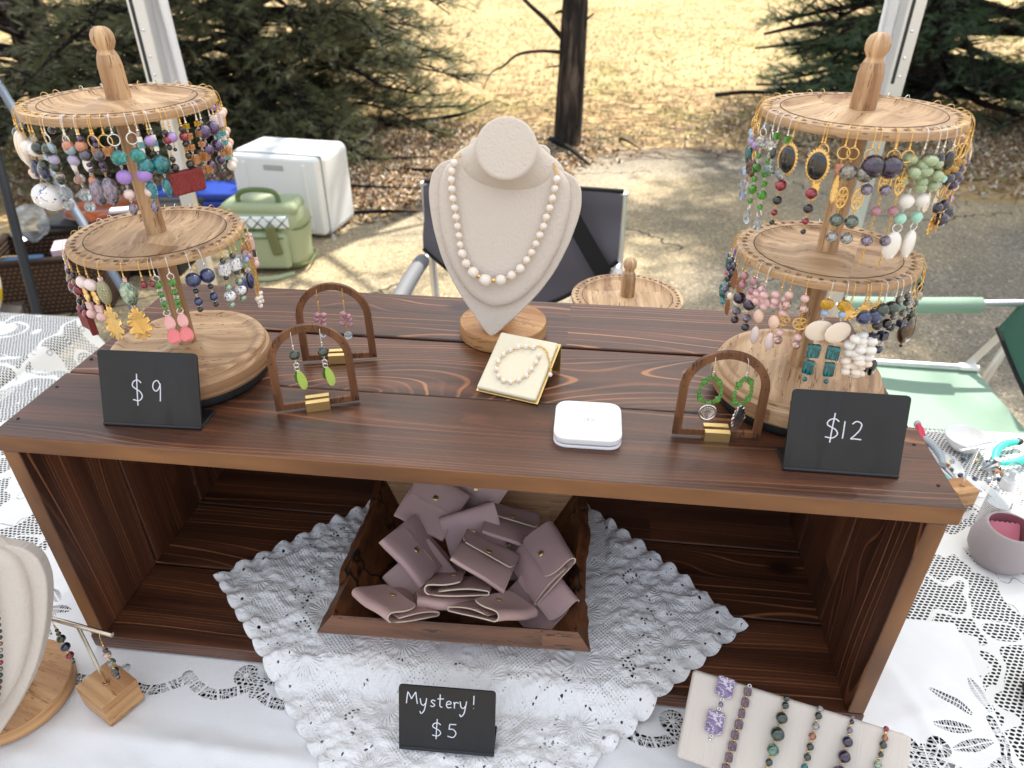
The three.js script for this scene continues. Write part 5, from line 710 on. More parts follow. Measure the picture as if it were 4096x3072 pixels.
// ---------- bark, trees ----------
const barkTex = dtex(512, 1024, (u, v) => { const w = fbm(u * 10, v * 12, 3), r = Math.abs(fbm(u * 14 + w * 2, v * 7, 4) - 0.5) * 2; return mix3([26, 21, 18], [104, 90, 78], clamp(r * 1.7) * (0.6 + 0.5 * fbm(u * 50, v * 50, 2))); });
const barkB = dtex(512, 1024, (u, v) => { const w = fbm(u * 10, v * 12, 3); return clamp(Math.abs(fbm(u * 14 + w * 2, v * 7, 4) - 0.5) * 3); }, false);
M.bark = std({ map: barkTex, bumpMap: barkB, bumpScale: 0.02, roughness: 0.95 }); M.deadwood = std({ color: '#4a4038', roughness: 0.95, map: barkTex });
const sprayG = (() => { const L = []; const blade = (ox, oy, oz, dx, dy, dz, w) => { const g = new THREE.BufferGeometry(), n = V(dx, dy, dz).cross(V(0.3, 1, 0.2)).normalize().multiplyScalar(w); const mx = ox + dx * 0.45, my = oy + dy * 0.45, mz = oz + dz * 0.45; g.setAttribute('position', new THREE.Float32BufferAttribute([ox, oy, oz, mx + n.x, my + n.y, mz + n.z, ox + dx, oy + dy, oz + dz, ox, oy, oz, ox + dx, oy + dy, oz + dz, mx - n.x, my - n.y, mz - n.z], 3)); g.computeVertexNormals(); L.push(g); }; const r = rng(61);
  blade(0, 0, 0, 0, 0.005, 0.13, 0.003); for (let i = 0; i < 13; i++) { const t = 0.012 + i * 0.0085, s = i % 2 ? 1 : -1, l = 0.04 * (1 - i / 20); blade(0, 0.004 * t, t, s * l * (0.5 + 0.4 * r()), (r() - 0.4) * 0.03, l * (0.7 + 0.4 * r()), 0.0028); } return merge(L); })();
const leafM = phy({ color: '#ffffff', roughness: 0.8, transmission: 0.34, thickness: 0, side: THREE.DoubleSide });
function cedar(label, x, z, o) {
  const t = thing('cedar_tree', label, 'tree', [x, GY, z]), r = rng(o.seed), Ht = o.h, u = (a, b) => a + (b - a) * r(), limbs = [], twigs = [], spr = [];
  const lean = V(o.lean || 0, 0, 0), tp = (h) => V(lean.x * h + 0.05 * Math.sin(h * 1.7), h, 0.04 * Math.sin(h * 2.3));
  for (let k = 0; k < (o.stems || 1); k++) { const dx = k ? u(-0.22, 0.22) : 0, dz = k ? u(-0.15, 0.15) : 0; const pts = []; for (let i = 0; i <= 8; i++) { const h = i / 8 * Ht * (k ? 0.6 : 0.95), p = tp(h); pts.push(V(p.x + dx * (1 + h * 0.3), p.y, p.z + dz * (1 + h * 0.3))); } const g = taper(pts, [o.r * 1.35, o.r, o.r * 0.85, o.r * 0.6, o.r * 0.25], 20, 10); const uv = g.attributes.uv; for (let i = 0; i < uv.count; i++) uv.setXY(i, uv.getY(i), uv.getX(i) * Ht * 0.35); mesh('trunk', g, M.bark, t); }
  for (let i = 0; i < o.limbs; i++) {
    const f = Math.pow(r(), o.bias || 1.5), h = mix(o.low, Ht * 0.97, f), a = u(0, 6.283), L = (o.rad * (1 - (o.cone || 0.8) * h / Ht) + 0.25) * u(0.65, 1.1), up = u(-0.05, 0.35), p0 = tp(h), dir = V(Math.cos(a), 0, Math.sin(a)), pts = [0, 0.33, 0.66, 1].map((s) => V(p0.x + dir.x * L * s, p0.y + L * s * (up - 0.3 * s), p0.z + dir.z * L * s));
    pts.forEach((p, k) => { if (k) { p.x += u(-0.1, 0.1) * L; p.y += u(-0.06, 0.06) * L; p.z += u(-0.1, 0.1) * L; } p.y = Math.max(0.07, p.y); }); const lr = o.r * (0.13 + 0.3 * (1 - h / Ht)) * u(0.6, 1.1); limbs.push(taper(pts, [lr, lr * 0.7, lr * 0.45, lr * 0.2], 7, 5)); const c = new THREE.CatmullRomCurve3(pts), dead = r() < (o.dead || 0), nb = Math.round(L * (dead ? 5 : o.nb || 9)) + 2;
    for (let j = 0; j < nb; j++) { const s = u(dead ? 0.15 : 0.22, 1), q = c.getPointAt(s), b = a + u(-1.25, 1.25), bl = u(0.22, 0.5) * (1.25 - 0.5 * s), e = V(q.x + Math.cos(b) * bl, Math.max(0.05, q.y + u(-0.14, 0.14)), q.z + Math.sin(b) * bl), md = q.clone().lerp(e, 0.5); md.y += u(-0.02, 0.05); twigs.push(taper([q, md, e], [lr * 0.28 + 0.002, 0.003, 0.0012], 3, 3)); if (dead) continue; const cc = new THREE.CatmullRomCurve3([q, md, e]), ns = Math.round(bl * (o.dens || 24)); for (let k = 0; k < ns; k++) { const w = u(0.15, 1); spr.push([cc.getPointAt(w), b + u(-1.1, 1.1), u(-0.7, 0.7), u(0.5, 1.0)]); } }
  }
  mesh('limbs', merge(limbs), M.bark, t); mesh('branchlets', merge(twigs), M.deadwood, t);
  const m = new THREE.InstancedMesh(sprayG, leafM, spr.length), ob = new THREE.Object3D(), c = new THREE.Color(); m.name = 'crown'; m.userData.kind = 'stuff'; m.castShadow = m.receiveShadow = true; spr.forEach(([p, az, pi, s], i) => { ob.position.copy(p); ob.rotation.set(0, 0, 0); ob.rotation.order = 'YXZ'; ob.rotation.y = Math.PI / 2 - az; ob.rotation.x = pi; ob.rotation.z = u(-1, 1); ob.scale.setScalar(s); ob.updateMatrix(); m.setMatrixAt(i, ob.matrix); const q = o.cols[Math.floor(r() * o.cols.length)], k = u(0.7, 1.25); m.setColorAt(i, c.setRGB(q[0] * k, q[1] * k, q[2] * k)); }); t.add(m); return t;
}
const olive = [[0.12, 0.14, 0.045], [0.14, 0.155, 0.055], [0.095, 0.12, 0.04], [0.16, 0.145, 0.065]], green = [[0.07, 0.14, 0.05], [0.09, 0.16, 0.055], [0.065, 0.12, 0.05]];
cedar('dense olive-green cedar rising behind the white cooler', -2.72, -5.45, { seed: 21, h: 6.5, r: 0.075, stems: 4, rad: 1.5, low: 0.22, limbs: 220, bias: 2.0, nb: 12, dens: 42, cols: olive });
cedar('sparse cedar with bare dark branches beside the dense one', -4.75, -5.6, { seed: 22, h: 6.5, r: 0.09, stems: 2, rad: 2.7, low: 0.45, limbs: 110, bias: 2.0, nb: 9, dens: 34, dead: 0.42, cols: olive });
cedar('dark cedar with thick leaning trunk and bare low limbs', 3.2, -7.5, { seed: 25, h: 9.5, r: 0.15, stems: 1, lean: 0.05, cone: 0.08, rad: 1.3, low: 0.18, limbs: 300, bias: 1.5, nb: 14, dens: 50, dead: 0.25, cols: green });
cedar('tall cedar standing off beside the asphalt beyond the green chair', 5.3, -6.0, { seed: 29, h: 9.5, r: 0.15, stems: 1, cone: 0.45, rad: 2.2, low: 0.5, limbs: 170, bias: 1.1, nb: 11, dens: 34, dead: 0.2, cols: green });
{ // slim pine with a few bare branches, crown far above
  const t = thing('pine_tree', 'slim bare-trunked pine standing alone beyond the asphalt', 'tree', [-0.131, GY, -5.55]), r = rng(71), H0 = 9; const pts = []; for (let i = 0; i <= 10; i++) pts.push(V(0.02 * Math.sin(i * 1.1), i / 10 * H0, 0.02 * Math.cos(i))); const g = taper(pts, [0.115, 0.09, 0.085, 0.08, 0.07, 0.05, 0.02], 60, 18), p = g.attributes.position, uv = g.attributes.uv; for (let i = 0; i < p.count; i++) { const k = 1 + 0.16 * (fbm(uv.getY(i) * 9, uv.getX(i) * 45, 3) - 0.5), y = p.getY(i); p.setX(i, p.getX(i) * k); p.setZ(i, p.getZ(i) * k); uv.setXY(i, uv.getY(i), uv.getX(i) * 3); } g.computeVertexNormals(); mesh('trunk', g, M.bark, t);
  const br = (pp, rr) => mesh('bare_branch', taper(pp.map((q) => V(...q)), rr, 16, 6), M.bark, t);
  br([[-0.05, 0.78, 0], [-0.2, 0.93, 0.05], [-0.36, 1.06, 0.05], [-0.55, 1.3, 0.0]], [0.022, 0.018, 0.014, 0.006]); br([[-0.06, 0.70, 0.02], [-0.25, 0.71, 0.06], [-0.42, 0.68, 0.08], [-0.52, 0.60, 0.08], [-0.62, 0.55, 0.05], [-0.68, 0.44, 0.03]], [0.016, 0.012, 0.011, 0.009, 0.006, 0.003]); br([[0.05, 0.86, 0], [0.1, 0.92, 0.02], [0.16, 0.97, 0.05]], [0.014, 0.01, 0.006]); br([[-0.06, 0.60, 0], [-0.13, 0.6, 0.04], [-0.2, 0.59, 0.06]], [0.008, 0.006, 0.003]); br([[0.07, 0.42, 0.02], [0.1, 0.45, 0.04], [0.13, 0.46, 0.06]], [0.012, 0.01, 0.005]); br([[-0.07, 0.98, 0.0], [-0.1, 0.98, 0.04], [-0.13, 0.97, 0.05]], [0.013, 0.011, 0.006]); br([[0.06, 0.5, 0.02], [0.09, 0.53, 0.04], [0.1, 0.57, 0.05]], [0.008, 0.006, 0.003]);
  const L = []; const sp = []; for (let i = 0; i < 46; i++) { const h = 4.2 + 4.6 * r(), a = r() * 6.28, l = (1.7 * (1 - (h - 4.2) / 6)) * (0.6 + 0.5 * r()), q = [V(0, h, 0), V(Math.cos(a) * l * 0.5, h + 0.1, Math.sin(a) * l * 0.5), V(Math.cos(a) * l, h + 0.25, Math.sin(a) * l)]; L.push(taper(q, [0.03, 0.02, 0.006], 5, 5)); for (let k = 0; k < 26; k++) { const s = 0.35 + 0.65 * r(); sp.push([V(Math.cos(a) * l * s + (r() - 0.5) * 0.5, h + 0.2 * s + (r() - 0.5) * 0.35, Math.sin(a) * l * s + (r() - 0.5) * 0.5), r() * 6.28, r() * 2 - 1, 1.3 + r()]); } } mesh('limbs', merge(L), M.bark, t);
  const m = new THREE.InstancedMesh(sprayG, leafM, sp.length), o = new THREE.Object3D(), c = new THREE.Color(); m.name = 'crown'; m.userData.kind = 'stuff'; m.castShadow = true; sp.forEach(([q, a, b, s], i) => { o.position.copy(q); o.rotation.set(b, a, 0, 'YXZ'); o.scale.setScalar(s); o.updateMatrix(); m.setMatrixAt(i, o.matrix); m.setColorAt(i, c.setRGB(0.05, 0.085, 0.03)); }); t.add(m);
}
for (const [label, pts, r0] of [['long curved fallen branch on the leaf litter behind the bust', [[-1.78, -5.89], [-1.45, -6.05], [-1.15, -6.5], [-0.98, -6.99]], 0.022], ['pale fallen branch at the foot of the pine', [[-0.27, -5.56], [-0.1, -5.2], [0.061, -4.84]], 0.028], ['straight fallen stick beside the white cooler', [[-1.41, -3.59], [-1.2, -3.6], [-0.967, -3.68]], 0.014], ['short dark fallen branch out on the sand', [[1.327, -7.67], [1.6, -7.75], [1.9, -7.9], [2.3, -7.9]], 0.025], ['crooked thin twig on the sand by the asphalt', [[0.3, -5.7], [0.36, -5.55], [0.47, -5.35]], 0.012], ['thin fallen branch lying between cooler and pine', [[-1.3, -4.6], [-0.9, -4.5], [-0.4, -4.65]], 0.014], ['grey fallen branch under the dense cedar', [[-2.2, -4.9], [-1.7, -4.75], [-1.1, -4.95]], 0.016], ['dark stick half buried in litter near the cedar trunk', [[-1.9, -4.2], [-1.5, -4.1], [-1.05, -4.15]], 0.012]]) solo('fallen_branch', taper(pts.map(([x, z], i) => V(x, GY + r0 * 0.9 + 0.012 + (i % 2) * 0.02, z)), [r0, r0 * 0.8, r0 * 0.35], 14, 6), M.deadwood, label, 'branch', 'fallen branches');
// ---------- pop-up canopy over the table ----------
M.canopy = phy({ color: new THREE.Color().setRGB(0.86, 0.87, 0.88), roughness: 0.95, transmission: 0.6, thickness: 0, side: THREE.DoubleSide }); M.sleeve = std({ color: new THREE.Color().setRGB(0.78, 0.79, 0.82), roughness: 0.9, side: THREE.DoubleSide });
{
  const A = V(-1.209, 0, -1.67), B = V(0.982, 0, -1.888), d = B.clone().sub(A).normalize(), n = V(-d.z, 0, d.x).multiplyScalar(1), W = A.distanceTo(B); if (n.z < 0) n.negate(); const Cn = [A, B, B.clone().addScaledVector(n, 2.3), A.clone().addScaledVector(n, 2.3)], cen = Cn.reduce((s, p) => s.add(p), V(0, 0, 0)).multiplyScalar(0.25), yaw = Math.atan2(-d.z, d.x);
  const t = thing('canopy_tent', 'white pop-up canopy on metal legs shading the stall', 'canopy', [cen.x, GY, cen.z], yaw); const loc = (p) => p.clone().sub(cen).applyAxisAngle(V(0, 1, 0), -yaw), q = Cn.map(loc), ev = 2.10, pk = 2.75;
  q.forEach((p, i) => {
    mesh('leg', at(rbox(0.040, 1.2, 0.040, 0.004), p.x, 0.6, p.z), M.alu, t); const up = mesh('upper_leg', at(rbox(0.052, ev - 1.06, 0.052, 0.005), p.x, (ev + 1.06) / 2, p.z), M.alu, t); mesh('collar', at(rbox(0.056, 0.03, 0.056, 0.004), p.x, 1.05, p.z), M.rubber, up); for (const y of [1.12, 1.17, 1.24]) mesh('rivet', at(new THREE.SphereGeometry(0.005, 8, 6), p.x + 0.004, y, p.z + 0.0265), M.silver, up); mesh('foot_plate', at(rbox(0.1, 0.008, 0.1, 0.002), p.x, 0.016, p.z), M.alu, t);
    mesh('groove', at(rbox(0.010, ev - 1.1, 0.004, 0.001), p.x - 0.012, (ev + 1.1) / 2, p.z + 0.0255), legMat, up);
    const sx = i === 0 || i === 3 ? 1 : -1; mesh('sleeve', sheet(24, 12, (a, b) => { const w = (a - 0.5) * 0.112, y = mix(1.02, ev, b); return V(p.x + w + (sx > 0 ? 0.014 : -0.016), y + 0.012 * Math.sin(a * 9), p.z - 0.034 + 0.6 * Math.abs(w) * Math.abs(w) * 3 + 0.008 * Math.sin(a * 17 + b * 2) + 0.006 * Math.sin(b * 11 + a * 5)); }), M.sleeve, t);
  });
  const ov = 1.03; const c4 = q.map((p) => V(p.x * ov, ev, p.z * ov)), top = V(0, pk, 0);
  for (let i = 0; i < 4; i++) { const a = c4[i], b = c4[(i + 1) % 4]; mesh('roof_panel', sheet(10, 10, (s, u) => { const e = a.clone().lerp(b, s), p = e.lerp(top, u); p.y -= 0.05 * Math.sin(Math.PI * u) * Math.sin(Math.PI * s); return p; }), M.canopy, t); mesh('valance', sheet(20, 2, (s, u) => { const e = a.clone().lerp(b, s); e.y -= u * 0.22; e.x *= 1 + 0.006 * Math.sin(s * 30) * u; return e; }), M.canopy, t); mesh('roof_truss', bar([q[i].x, ev - 0.02, q[i].z], [0, pk - 0.06, 0], 0.012, 6), M.alu, t); }
}
// ---------- charcoal camp chair behind the bust ----------
M.charcoal = std({ color: '#55535b', roughness: 0.85, bumpMap: speck, bumpScale: 0.0004 }); M.blackweb = std({ color: '#101013', roughness: 0.85 });
{
  const cx = -0.085, cz = -1.45, t = thing('camp_chair', 'charcoal fabric camp chair with silver frame behind the crate', 'chair', [cx, GY, cz], -0.06); const w = 0.285;
  mesh('backrest', sheet(18, 12, (a, b) => { const x = (a - 0.5) * 2 * w, s = Math.sin(Math.PI * a), y = mix(0.69 - 0.19 * s, 0.872 - 0.012 * s, b); return V(x, y, -0.03 - 0.05 * s + 0.05 * (1 - b) + 0.006 * Math.sin(b * 9 + a * 6)); }), M.charcoal, t); mesh('top_hem', tube(Array.from({ length: 9 }, (_, i) => { const s = Math.sin(Math.PI * i / 8); return V((i / 8 - 0.5) * 2 * w, 0.874 - 0.012 * s, -0.03 - 0.05 * s); }), 0.007, 24, 6), M.blackweb, t); mesh('lower_hem', tube(Array.from({ length: 9 }, (_, i) => { const s = Math.sin(Math.PI * i / 8); return V((i / 8 - 0.5) * 2 * w, 0.688 - 0.19 * s, 0.02 - 0.05 * s); }), 0.006, 24, 6), M.blackweb, t);
  mesh('shoulder_strap', sheet(2, 14, (a, b) => V(mix(0.10, 0.285, b) + (a - 0.5) * 0.062, mix(0.868, 0.60, b), -0.035 + 0.06 * b + 0.012 + (a - 0.5) * 0.01)), M.blackweb, t);
  for (const s of [-1, 1]) { mesh('back_post', bar([s * w, 0.87, -0.035], [s * (w + 0.01), 0.02, -0.16], 0.0125), M.alu, t); mesh('front_leg', bar([s * (w + 0.005), 0.60, 0.30], [s * (w + 0.01), 0.012, 0.33], 0.0125), M.alu, t); mesh('arm_rail', bar([s * w, 0.655, -0.06], [s * (w + 0.005), 0.60, 0.31], 0.012), M.alu, t); mesh('arm_pad', tube([V(s * (w + 0.002), 0.655, 0.03), V(s * (w + 0.006), 0.645, 0.14), V(s * (w + 0.01), 0.622, 0.28)], 0.022, 10, 10), std({ color: '#6d6f74', roughness: 0.7 }), t); }
  mesh('seat', sheet(10, 10, (a, b) => V((a - 0.5) * 2 * w, 0.45 - 0.04 * Math.sin(Math.PI * a) * Math.sin(Math.PI * b), mix(-0.08, 0.32, b))), M.charcoal, t);
  for (const z of [-0.085, 0.322]) mesh('seat_rail', bar([-w, 0.448, z], [w, 0.448, z], 0.011), M.alu, t);
}
// ---------- green folding armchair ----------
{
  const t = thing('folding_armchair', 'faded green canvas folding armchair with silver frame in the sun', 'chair', [1.15, GY, -1.3], 0), gr = std({ color: '#88a190', roughness: 0.9, bumpMap: speck, bumpScale: 0.0005 }), gd = std({ color: '#355c50', roughness: 0.85 });
  const X0 = -0.30, X1 = 0.16, Z0 = -0.2, Z1 = 0.56, sy = 0.36;
  mesh('seat', sheet(14, 14, (a, b) => V(mix(X0, X1, a), sy - 0.035 * Math.sin(Math.PI * a) * Math.sin(Math.PI * b) - 0.01 * a, mix(Z0, Z1, b))), gr, t); mesh('seat_rail', bar([X0, sy + 0.004, Z0], [X1, sy + 0.0, Z0], 0.011), M.alu, t); mesh('seat_rail', bar([X0, sy, Z1], [X1, sy, Z1], 0.011), M.alu, t);
  mesh('backrest', sheet(14, 12, (a, b) => V(X1 + 0.02 + 0.13 * b + 0.03 * Math.sin(Math.PI * a), mix(sy - 0.01 + 0.14 * (1 - Math.sin(Math.PI * a)) * (1 - b), sy + 0.56, b), mix(Z0 - 0.02, Z1 + 0.02, a))), gd, t);
  mesh('back_trim', tube(Array.from({ length: 11 }, (_, i) => { const a = i / 10; return V(X1 + 0.018 + 0.03 * Math.sin(Math.PI * a), sy - 0.01 + 0.14 * (1 - Math.sin(Math.PI * a)), mix(Z0 - 0.02, Z1 + 0.02, a)); }), 0.006, 30, 6), M.blackweb, t);
  for (const z of [Z0 - 0.02, Z1 + 0.02]) { mesh('back_post', bar([X1 - 0.01, 0.0, z], [X1 + 0.15, sy + 0.56, z], 0.012), M.alu, t); mesh('front_leg', bar([X0 + 0.02, sy + 0.18, z], [X0 - 0.02, 0.01, z], 0.012), M.alu, t); mesh('arm_rail', bar([X0 + 0.02, sy + 0.18, z], [X1 + 0.09, sy + 0.215, z], 0.011), M.alu, t); mesh('arm_sleeve', tube([V(X0 + 0.03, sy + 0.182, z), V(-0.1, sy + 0.188, z), V(X1 - 0.05, sy + 0.2, z)], 0.024, 12, 10), gr, t); mesh('side_brace', sheet(1, 6, (a, b) => V(mix(X1 + 0.085, X1 - 0.03, b) + (a - 0.5) * 0.03, mix(sy + 0.22, sy, b), z + 0.012)), M.alu, t); mesh('joint_cap', at(rbox(0.055, 0.016, 0.03, 0.007), X1 - 0.03, sy + 0.004, z + 0.02), std({ color: '#e6e6e2', roughness: 0.5 }), t); }
}
// ---------- cooler, cool bag and clutter on the asphalt ----------
{
  const t = thing('foam_cooler', 'white foam cooler box standing on end on the asphalt', 'cooler', [-1.6, GY, -3.42], -0.12), w = std({ color: new THREE.Color().setRGB(0.78, 0.79, 0.78), roughness: 0.5 }); mesh('box', at(rbox(0.55, 0.46, 0.34, 0.045, 4), 0, 0.245, 0), w, t); mesh('lid', at(rbox(0.52, 0.43, 0.05, 0.022, 3), 0, 0.245, 0.18), w, t); mesh('lid_seam', at(rbox(0.535, 0.445, 0.006, 0.003), 0, 0.245, 0.155), std({ color: '#8d9190', roughness: 0.7 }), t); mesh('hand_recess', at(rbox(0.12, 0.03, 0.006, 0.003), 0, 0.40, 0.205), std({ color: '#a9adab', roughness: 0.7 }), t); for (const x of [-0.2, 0.2]) mesh('ridge', at(rbox(0.02, 0.36, 0.012, 0.005), x * 0.9, 0.245, 0.207), w, t);
}
{
  const t = thing('cool_bag', 'pale green insulated cool bag with cord lacing before the cooler', 'bag', [-1.53, GY, -2.83], 0.12), g = std({ color: '#9fa985', roughness: 0.7, bumpMap: speck, bumpScale: 0.0006 }), gd = std({ color: '#5f7345', roughness: 0.8 });
  const sag = (q, a) => { const p = q.attributes.position; for (let i = 0; i < p.count; i++) { const x = p.getX(i), y = p.getY(i), z = p.getZ(i), k = 1 + a * (fbm(x * 9 + z * 5 + 3, y * 11 + z * 4, 3) - 0.5); p.setXYZ(i, x * k, y > 0.01 ? y * (1 + a * 0.4 * (fbm(x * 7 + 9, z * 7, 2) - 0.5)) : y, z * k); } q.computeVertexNormals(); return q; }, fine = (w, h, d, r) => mergeVertices(rbox(w, h, d, r, 12)); mesh('bag_body', sag(at(fine(0.43, 0.33, 0.24, 0.085), 0, 0.17, 0), 0.2), g, t); mesh('front_pocket', sag(at(fine(0.31, 0.19, 0.05, 0.024), -0.02, 0.13, 0.125), 0.12), g, t); mesh('lid_panel', sag(at(fine(0.37, 0.06, 0.2, 0.03), 0, 0.325, 0), 0.16), g, t); for (const y of [0.045, 0.235]) mesh('piping', tube(Array.from({ length: 24 }, (_, i) => { const a = i / 24 * 6.2832; return V(Math.sign(Math.cos(a)) * Math.pow(Math.abs(Math.cos(a)), 0.45) * 0.212, y, Math.sign(Math.sin(a)) * Math.pow(Math.abs(Math.sin(a)), 0.45) * 0.119); }), 0.005, 60, 5, true), gd, t); mesh('zip_line', tube([V(-0.15, 0.205, 0.154), V(0, 0.208, 0.156), V(0.12, 0.205, 0.154)], 0.004, 12, 5), gd, t); mesh('carry_handle', tube([V(-0.1, 0.345, 0.06), V(-0.09, 0.40, 0.06), V(0, 0.42, 0.06), V(0.09, 0.40, 0.06), V(0.1, 0.345, 0.06)], 0.013, 20, 8), gd, t); const cord = []; for (let i = 0; i < 5; i++) { const x = -0.15 + i * 0.06; cord.push(bar([x, 0.245, 0.134], [x + 0.06, 0.305, 0.128], 0.004, 5), bar([x + 0.06, 0.245, 0.134], [x, 0.305, 0.128], 0.004, 5)); } mesh('lacing_cord', merge(cord), gd, t); mesh('white_towel', at(rbox(0.30, 0.06, 0.02, 0.009, 3), -0.0, 0.275, 0.122), std({ color: '#e6eaee', roughness: 0.9 }), t); mesh('zip_pull', at(rbox(0.05, 0.15, 0.03, 0.012), 0.10, 0.18, 0.152).rotateZ(0.15), std({ color: '#6b6f45', roughness: 0.8 }), t); mesh('loose_strap', tube([V(0.14, 0.012, 0.14), V(0.05, 0.02, 0.22), V(-0.1, 0.014, 0.2), V(-0.16, 0.016, 0.13)], 0.014, 18, 6), g, t);
}
const wick = dtex(512, 512, (u, v) => { const r = Math.floor(v * 26), k = Math.sin((u * 24 + (r & 1) * 0.5) * 6.283), f = v * 26 - r; return mix3([40, 26, 18], [122, 86, 58], clamp(Math.sin(f * 3.14) * (0.55 + 0.35 * k) + 0.3 * (vn(u * 120, v * 120) - 0.5))); }), wickB = dtex(512, 512, (u, v) => { const r = Math.floor(v * 26), k = Math.sin((u * 24 + (r & 1) * 0.5) * 6.283), f = v * 26 - r; return Math.sin(f * 3.14) * (0.6 + 0.4 * k); }, false);
{
  const m = std({ map: wick, bumpMap: wickB, bumpScale: 0.008, roughness: 0.8, side: THREE.DoubleSide }), t = thing('wicker_basket', 'dark brown wicker basket holding boxes on the asphalt', 'basket', [-2.36, GY, -2.33], 0.35), X = 0.25, Z = 0.2, h = 0.25;
  for (const [ax, s] of [[0, 1], [0, -1], [1, 1], [1, -1]]) { const g = rbox(ax ? 2 * X : 0.022, h, ax ? 0.022 : 2 * Z - 0.024, 0.009); setUV(g, (x, y, z) => [(x + z) * 2, y * 2]); mesh('wicker_side', at(g, ax ? 0 : s * (X - 0.011), h / 2 + 0.008, ax ? s * (Z - 0.011) : 0), m, t); } mesh('basket_floor', at(rbox(2 * X - 0.04, 0.014, 2 * Z - 0.04, 0.003), 0, 0.015, 0), m, t); for (const s of [-1, 1]) { mesh('rim', at(rbox(2 * X + 0.015, 0.026, 0.034, 0.012), 0, h + 0.012, s * (Z - 0.01)), m, t); mesh('rim', at(rbox(0.034, 0.026, 2 * Z - 0.03, 0.012), s * (X - 0.01), h + 0.0125, 0), m, t); }
  const pk = thing('striped_box', 'pink and white striped gift box in the wicker basket', 'box', [-2.30, GY + 0.024, -2.40], 0.5), pt = dtex(256, 16, (u) => Math.floor(u * 12) % 2 ? [226, 190, 202] : [238, 222, 226]); mesh('box_body', at(rbox(0.15, 0.2, 0.13, 0.003), 0, 0.1, 0), std({ map: pt, roughness: 0.7 }), pk); mesh('box_lid', at(rbox(0.156, 0.03, 0.136, 0.003), 0, 0.212, 0), std({ color: '#e8cdd6', roughness: 0.7 }), pk);
  const bl = thing('blue_tin', 'dark blue box with a wire handle in the wicker basket', 'tin', [-2.46, GY + 0.024, -2.25], 0.3); mesh('tin_body', at(rbox(0.17, 0.2, 0.12, 0.012, 3), 0, 0.1, 0), std({ color: '#243e63', roughness: 0.35 }), bl); mesh('wire_handle', tube([V(-0.05, 0.2, 0.03), V(-0.05, 0.23, 0.05), V(0.05, 0.23, 0.05), V(0.06, 0.2, 0.03)], 0.003, 16, 6), M.brass, bl);
}
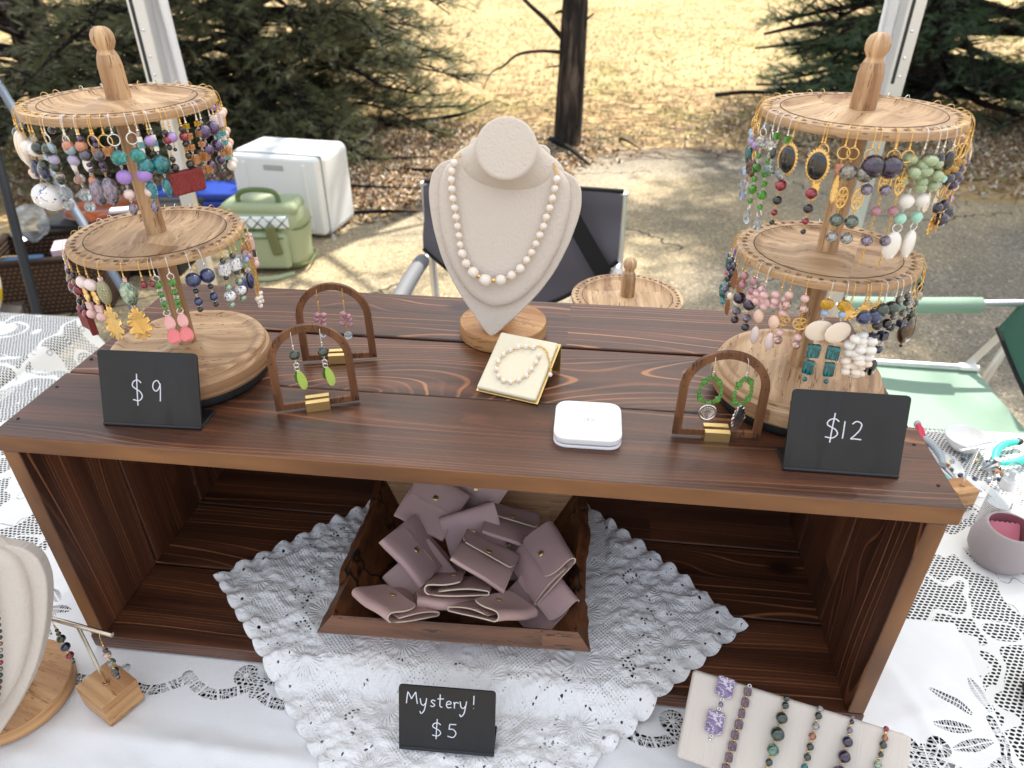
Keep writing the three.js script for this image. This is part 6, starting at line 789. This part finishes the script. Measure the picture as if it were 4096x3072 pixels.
{
  const b = thing('storage_bin', 'black plastic storage bin behind the wicker basket', 'bin', [-2.26, GY, -2.78], 0.1), bm = std({ color: '#1c1d20', roughness: 0.6 }); mesh('bin_body', at(rbox(0.62, 0.25, 0.4, 0.02, 3), 0, 0.131, 0), bm, b); mesh('bin_lid', at(rbox(0.66, 0.03, 0.44, 0.012, 3), 0, 0.27, 0), bm, b);
  const s = thing('turned_wooden_dish', 'round amber wooden dish on the black storage bin', 'dish', [-2.26, GY + 0.286, -2.68]); mesh('dish', planar(lathe([[0, 0], [120, 0], [150, 6], [195, 34], [205, 46], [200, 50], [185, 42], [140, 24], [0, 20]], 64), 0.6), phy({ color: '#8a5a30', map: oak, roughness: 0.25, clearcoat: 0.7 }), s);
  const ap = solo('white_packet', rbox(0.12, 0.02, 0.05, 0.006), std({ color: '#e8ebef', roughness: 0.5 }), 'small white packet lying in the amber dish', 'packet'); ap.position.set(-2.19, GY + 0.322, -2.68); ap.rotation.y = 0.4; const op = solo('orange_ribbon', tube([V(-0.06, 0, 0.02), V(-0.03, 0.02, -0.01), V(0.02, 0.022, -0.03), V(0.07, 0.01, -0.02)], 0.007, 16, 7), std({ color: '#b0492a', roughness: 0.4 }), 'curled orange-red ribbon lying in the amber dish', 'ribbon'); op.position.set(-2.33, GY + 0.32, -2.70);
  const bt = thing('blue_tarp', 'folded bright blue tarp on the ground beside the cooler', 'tarp', [-2.32, GY, -3.62], 0.1); for (let i = 0; i < 3; i++) mesh('fold', at(rbox(0.62 - i * 0.03, 0.05, 0.32 - i * 0.02, 0.022, 3), i * 0.012, 0.035 + i * 0.049, i * 0.01), std({ color: '#1c3f9c', roughness: 0.55 }), bt);
  const yb = thing('snack_bag', 'yellow printed snack bag leaning in the clutter behind the lace', 'bag', [-2.36, GY, -1.88], 0.5); const yt = dtex(256, 256, (u, v) => { const n = vn(u * 7, v * 9); return n > 0.62 ? [240, 236, 220] : n < 0.25 ? [196, 150, 30] : [232, 200, 44]; }); mesh('bag_pillow', at(new THREE.SphereGeometry(0.5, 20, 14).scale(0.2, 0.42, 0.1), 0, 0.33, 0), phy({ map: yt, roughness: 0.35, clearcoat: 0.4 }), yb); mesh('top_seal', at(rbox(0.17, 0.05, 0.006, 0.002), 0, 0.54, 0), phy({ color: '#e5c63a', roughness: 0.35 }), yb); mesh('base_box', at(rbox(0.24, 0.13, 0.2, 0.008), 0, 0.07, 0), std({ color: '#3b3430', roughness: 0.8 }), yb);
  const pb = solo('plastic_bag', (() => { const g = new THREE.IcosahedronGeometry(0.075, 4), p = g.attributes.position; for (let i = 0; i < p.count; i++) { const v = V(p.getX(i), p.getY(i), p.getZ(i)), k = 0.45 + 1.1 * fbm(v.x * 30 + 7, v.y * 26 + v.z * 28, 3); p.setXYZ(i, v.x * k * 1.3, v.y * k * 1.0, v.z * k); } g.computeVertexNormals(); return g; })(), phy({ color: '#eef2f4', transmission: 0.92, roughness: 0.12, thickness: 0, side: THREE.DoubleSide }), 'crumpled clear plastic bag on top of the wicker basket', 'plastic bag'); pb.position.set(-2.5, GY + 0.33, -2.42);
  const lp = solo('leaning_pole', merge([bar([-2.405, 0.184, -2.436], [-2.405 + 0.395 * -1.9, 0.184 + 0.479 * 1.9, -2.436 - 0.26 * 1.9], 0.018, 4), bar([-2.405, 0.184, -2.436], [-1.70, GY + 0.012, -1.95], 0.018, 4)]), std({ color: '#7d8794', roughness: 0.6, metalness: 0.3 }), 'square grey aluminium pole leaning across the clutter', 'pole'); lp.position.set(0, 0.01, 0);
  solo('dark_pole', merge([bar([-2.15, 0.30, -2.05], [-1.92, GY + 0.012, -1.62], 0.017, 10), at(rbox(0.06, 0.02, 0.06, 0.004), -1.92, GY + 0.02, -1.62)]), std({ color: '#17191f', roughness: 0.5 }), 'thin black pole standing beside the yellow snack bag', 'pole');
}
scene.traverse((o) => { if (o.isMesh) { o.castShadow = true; o.receiveShadow = true; } });
renderer.render(scene, camera);
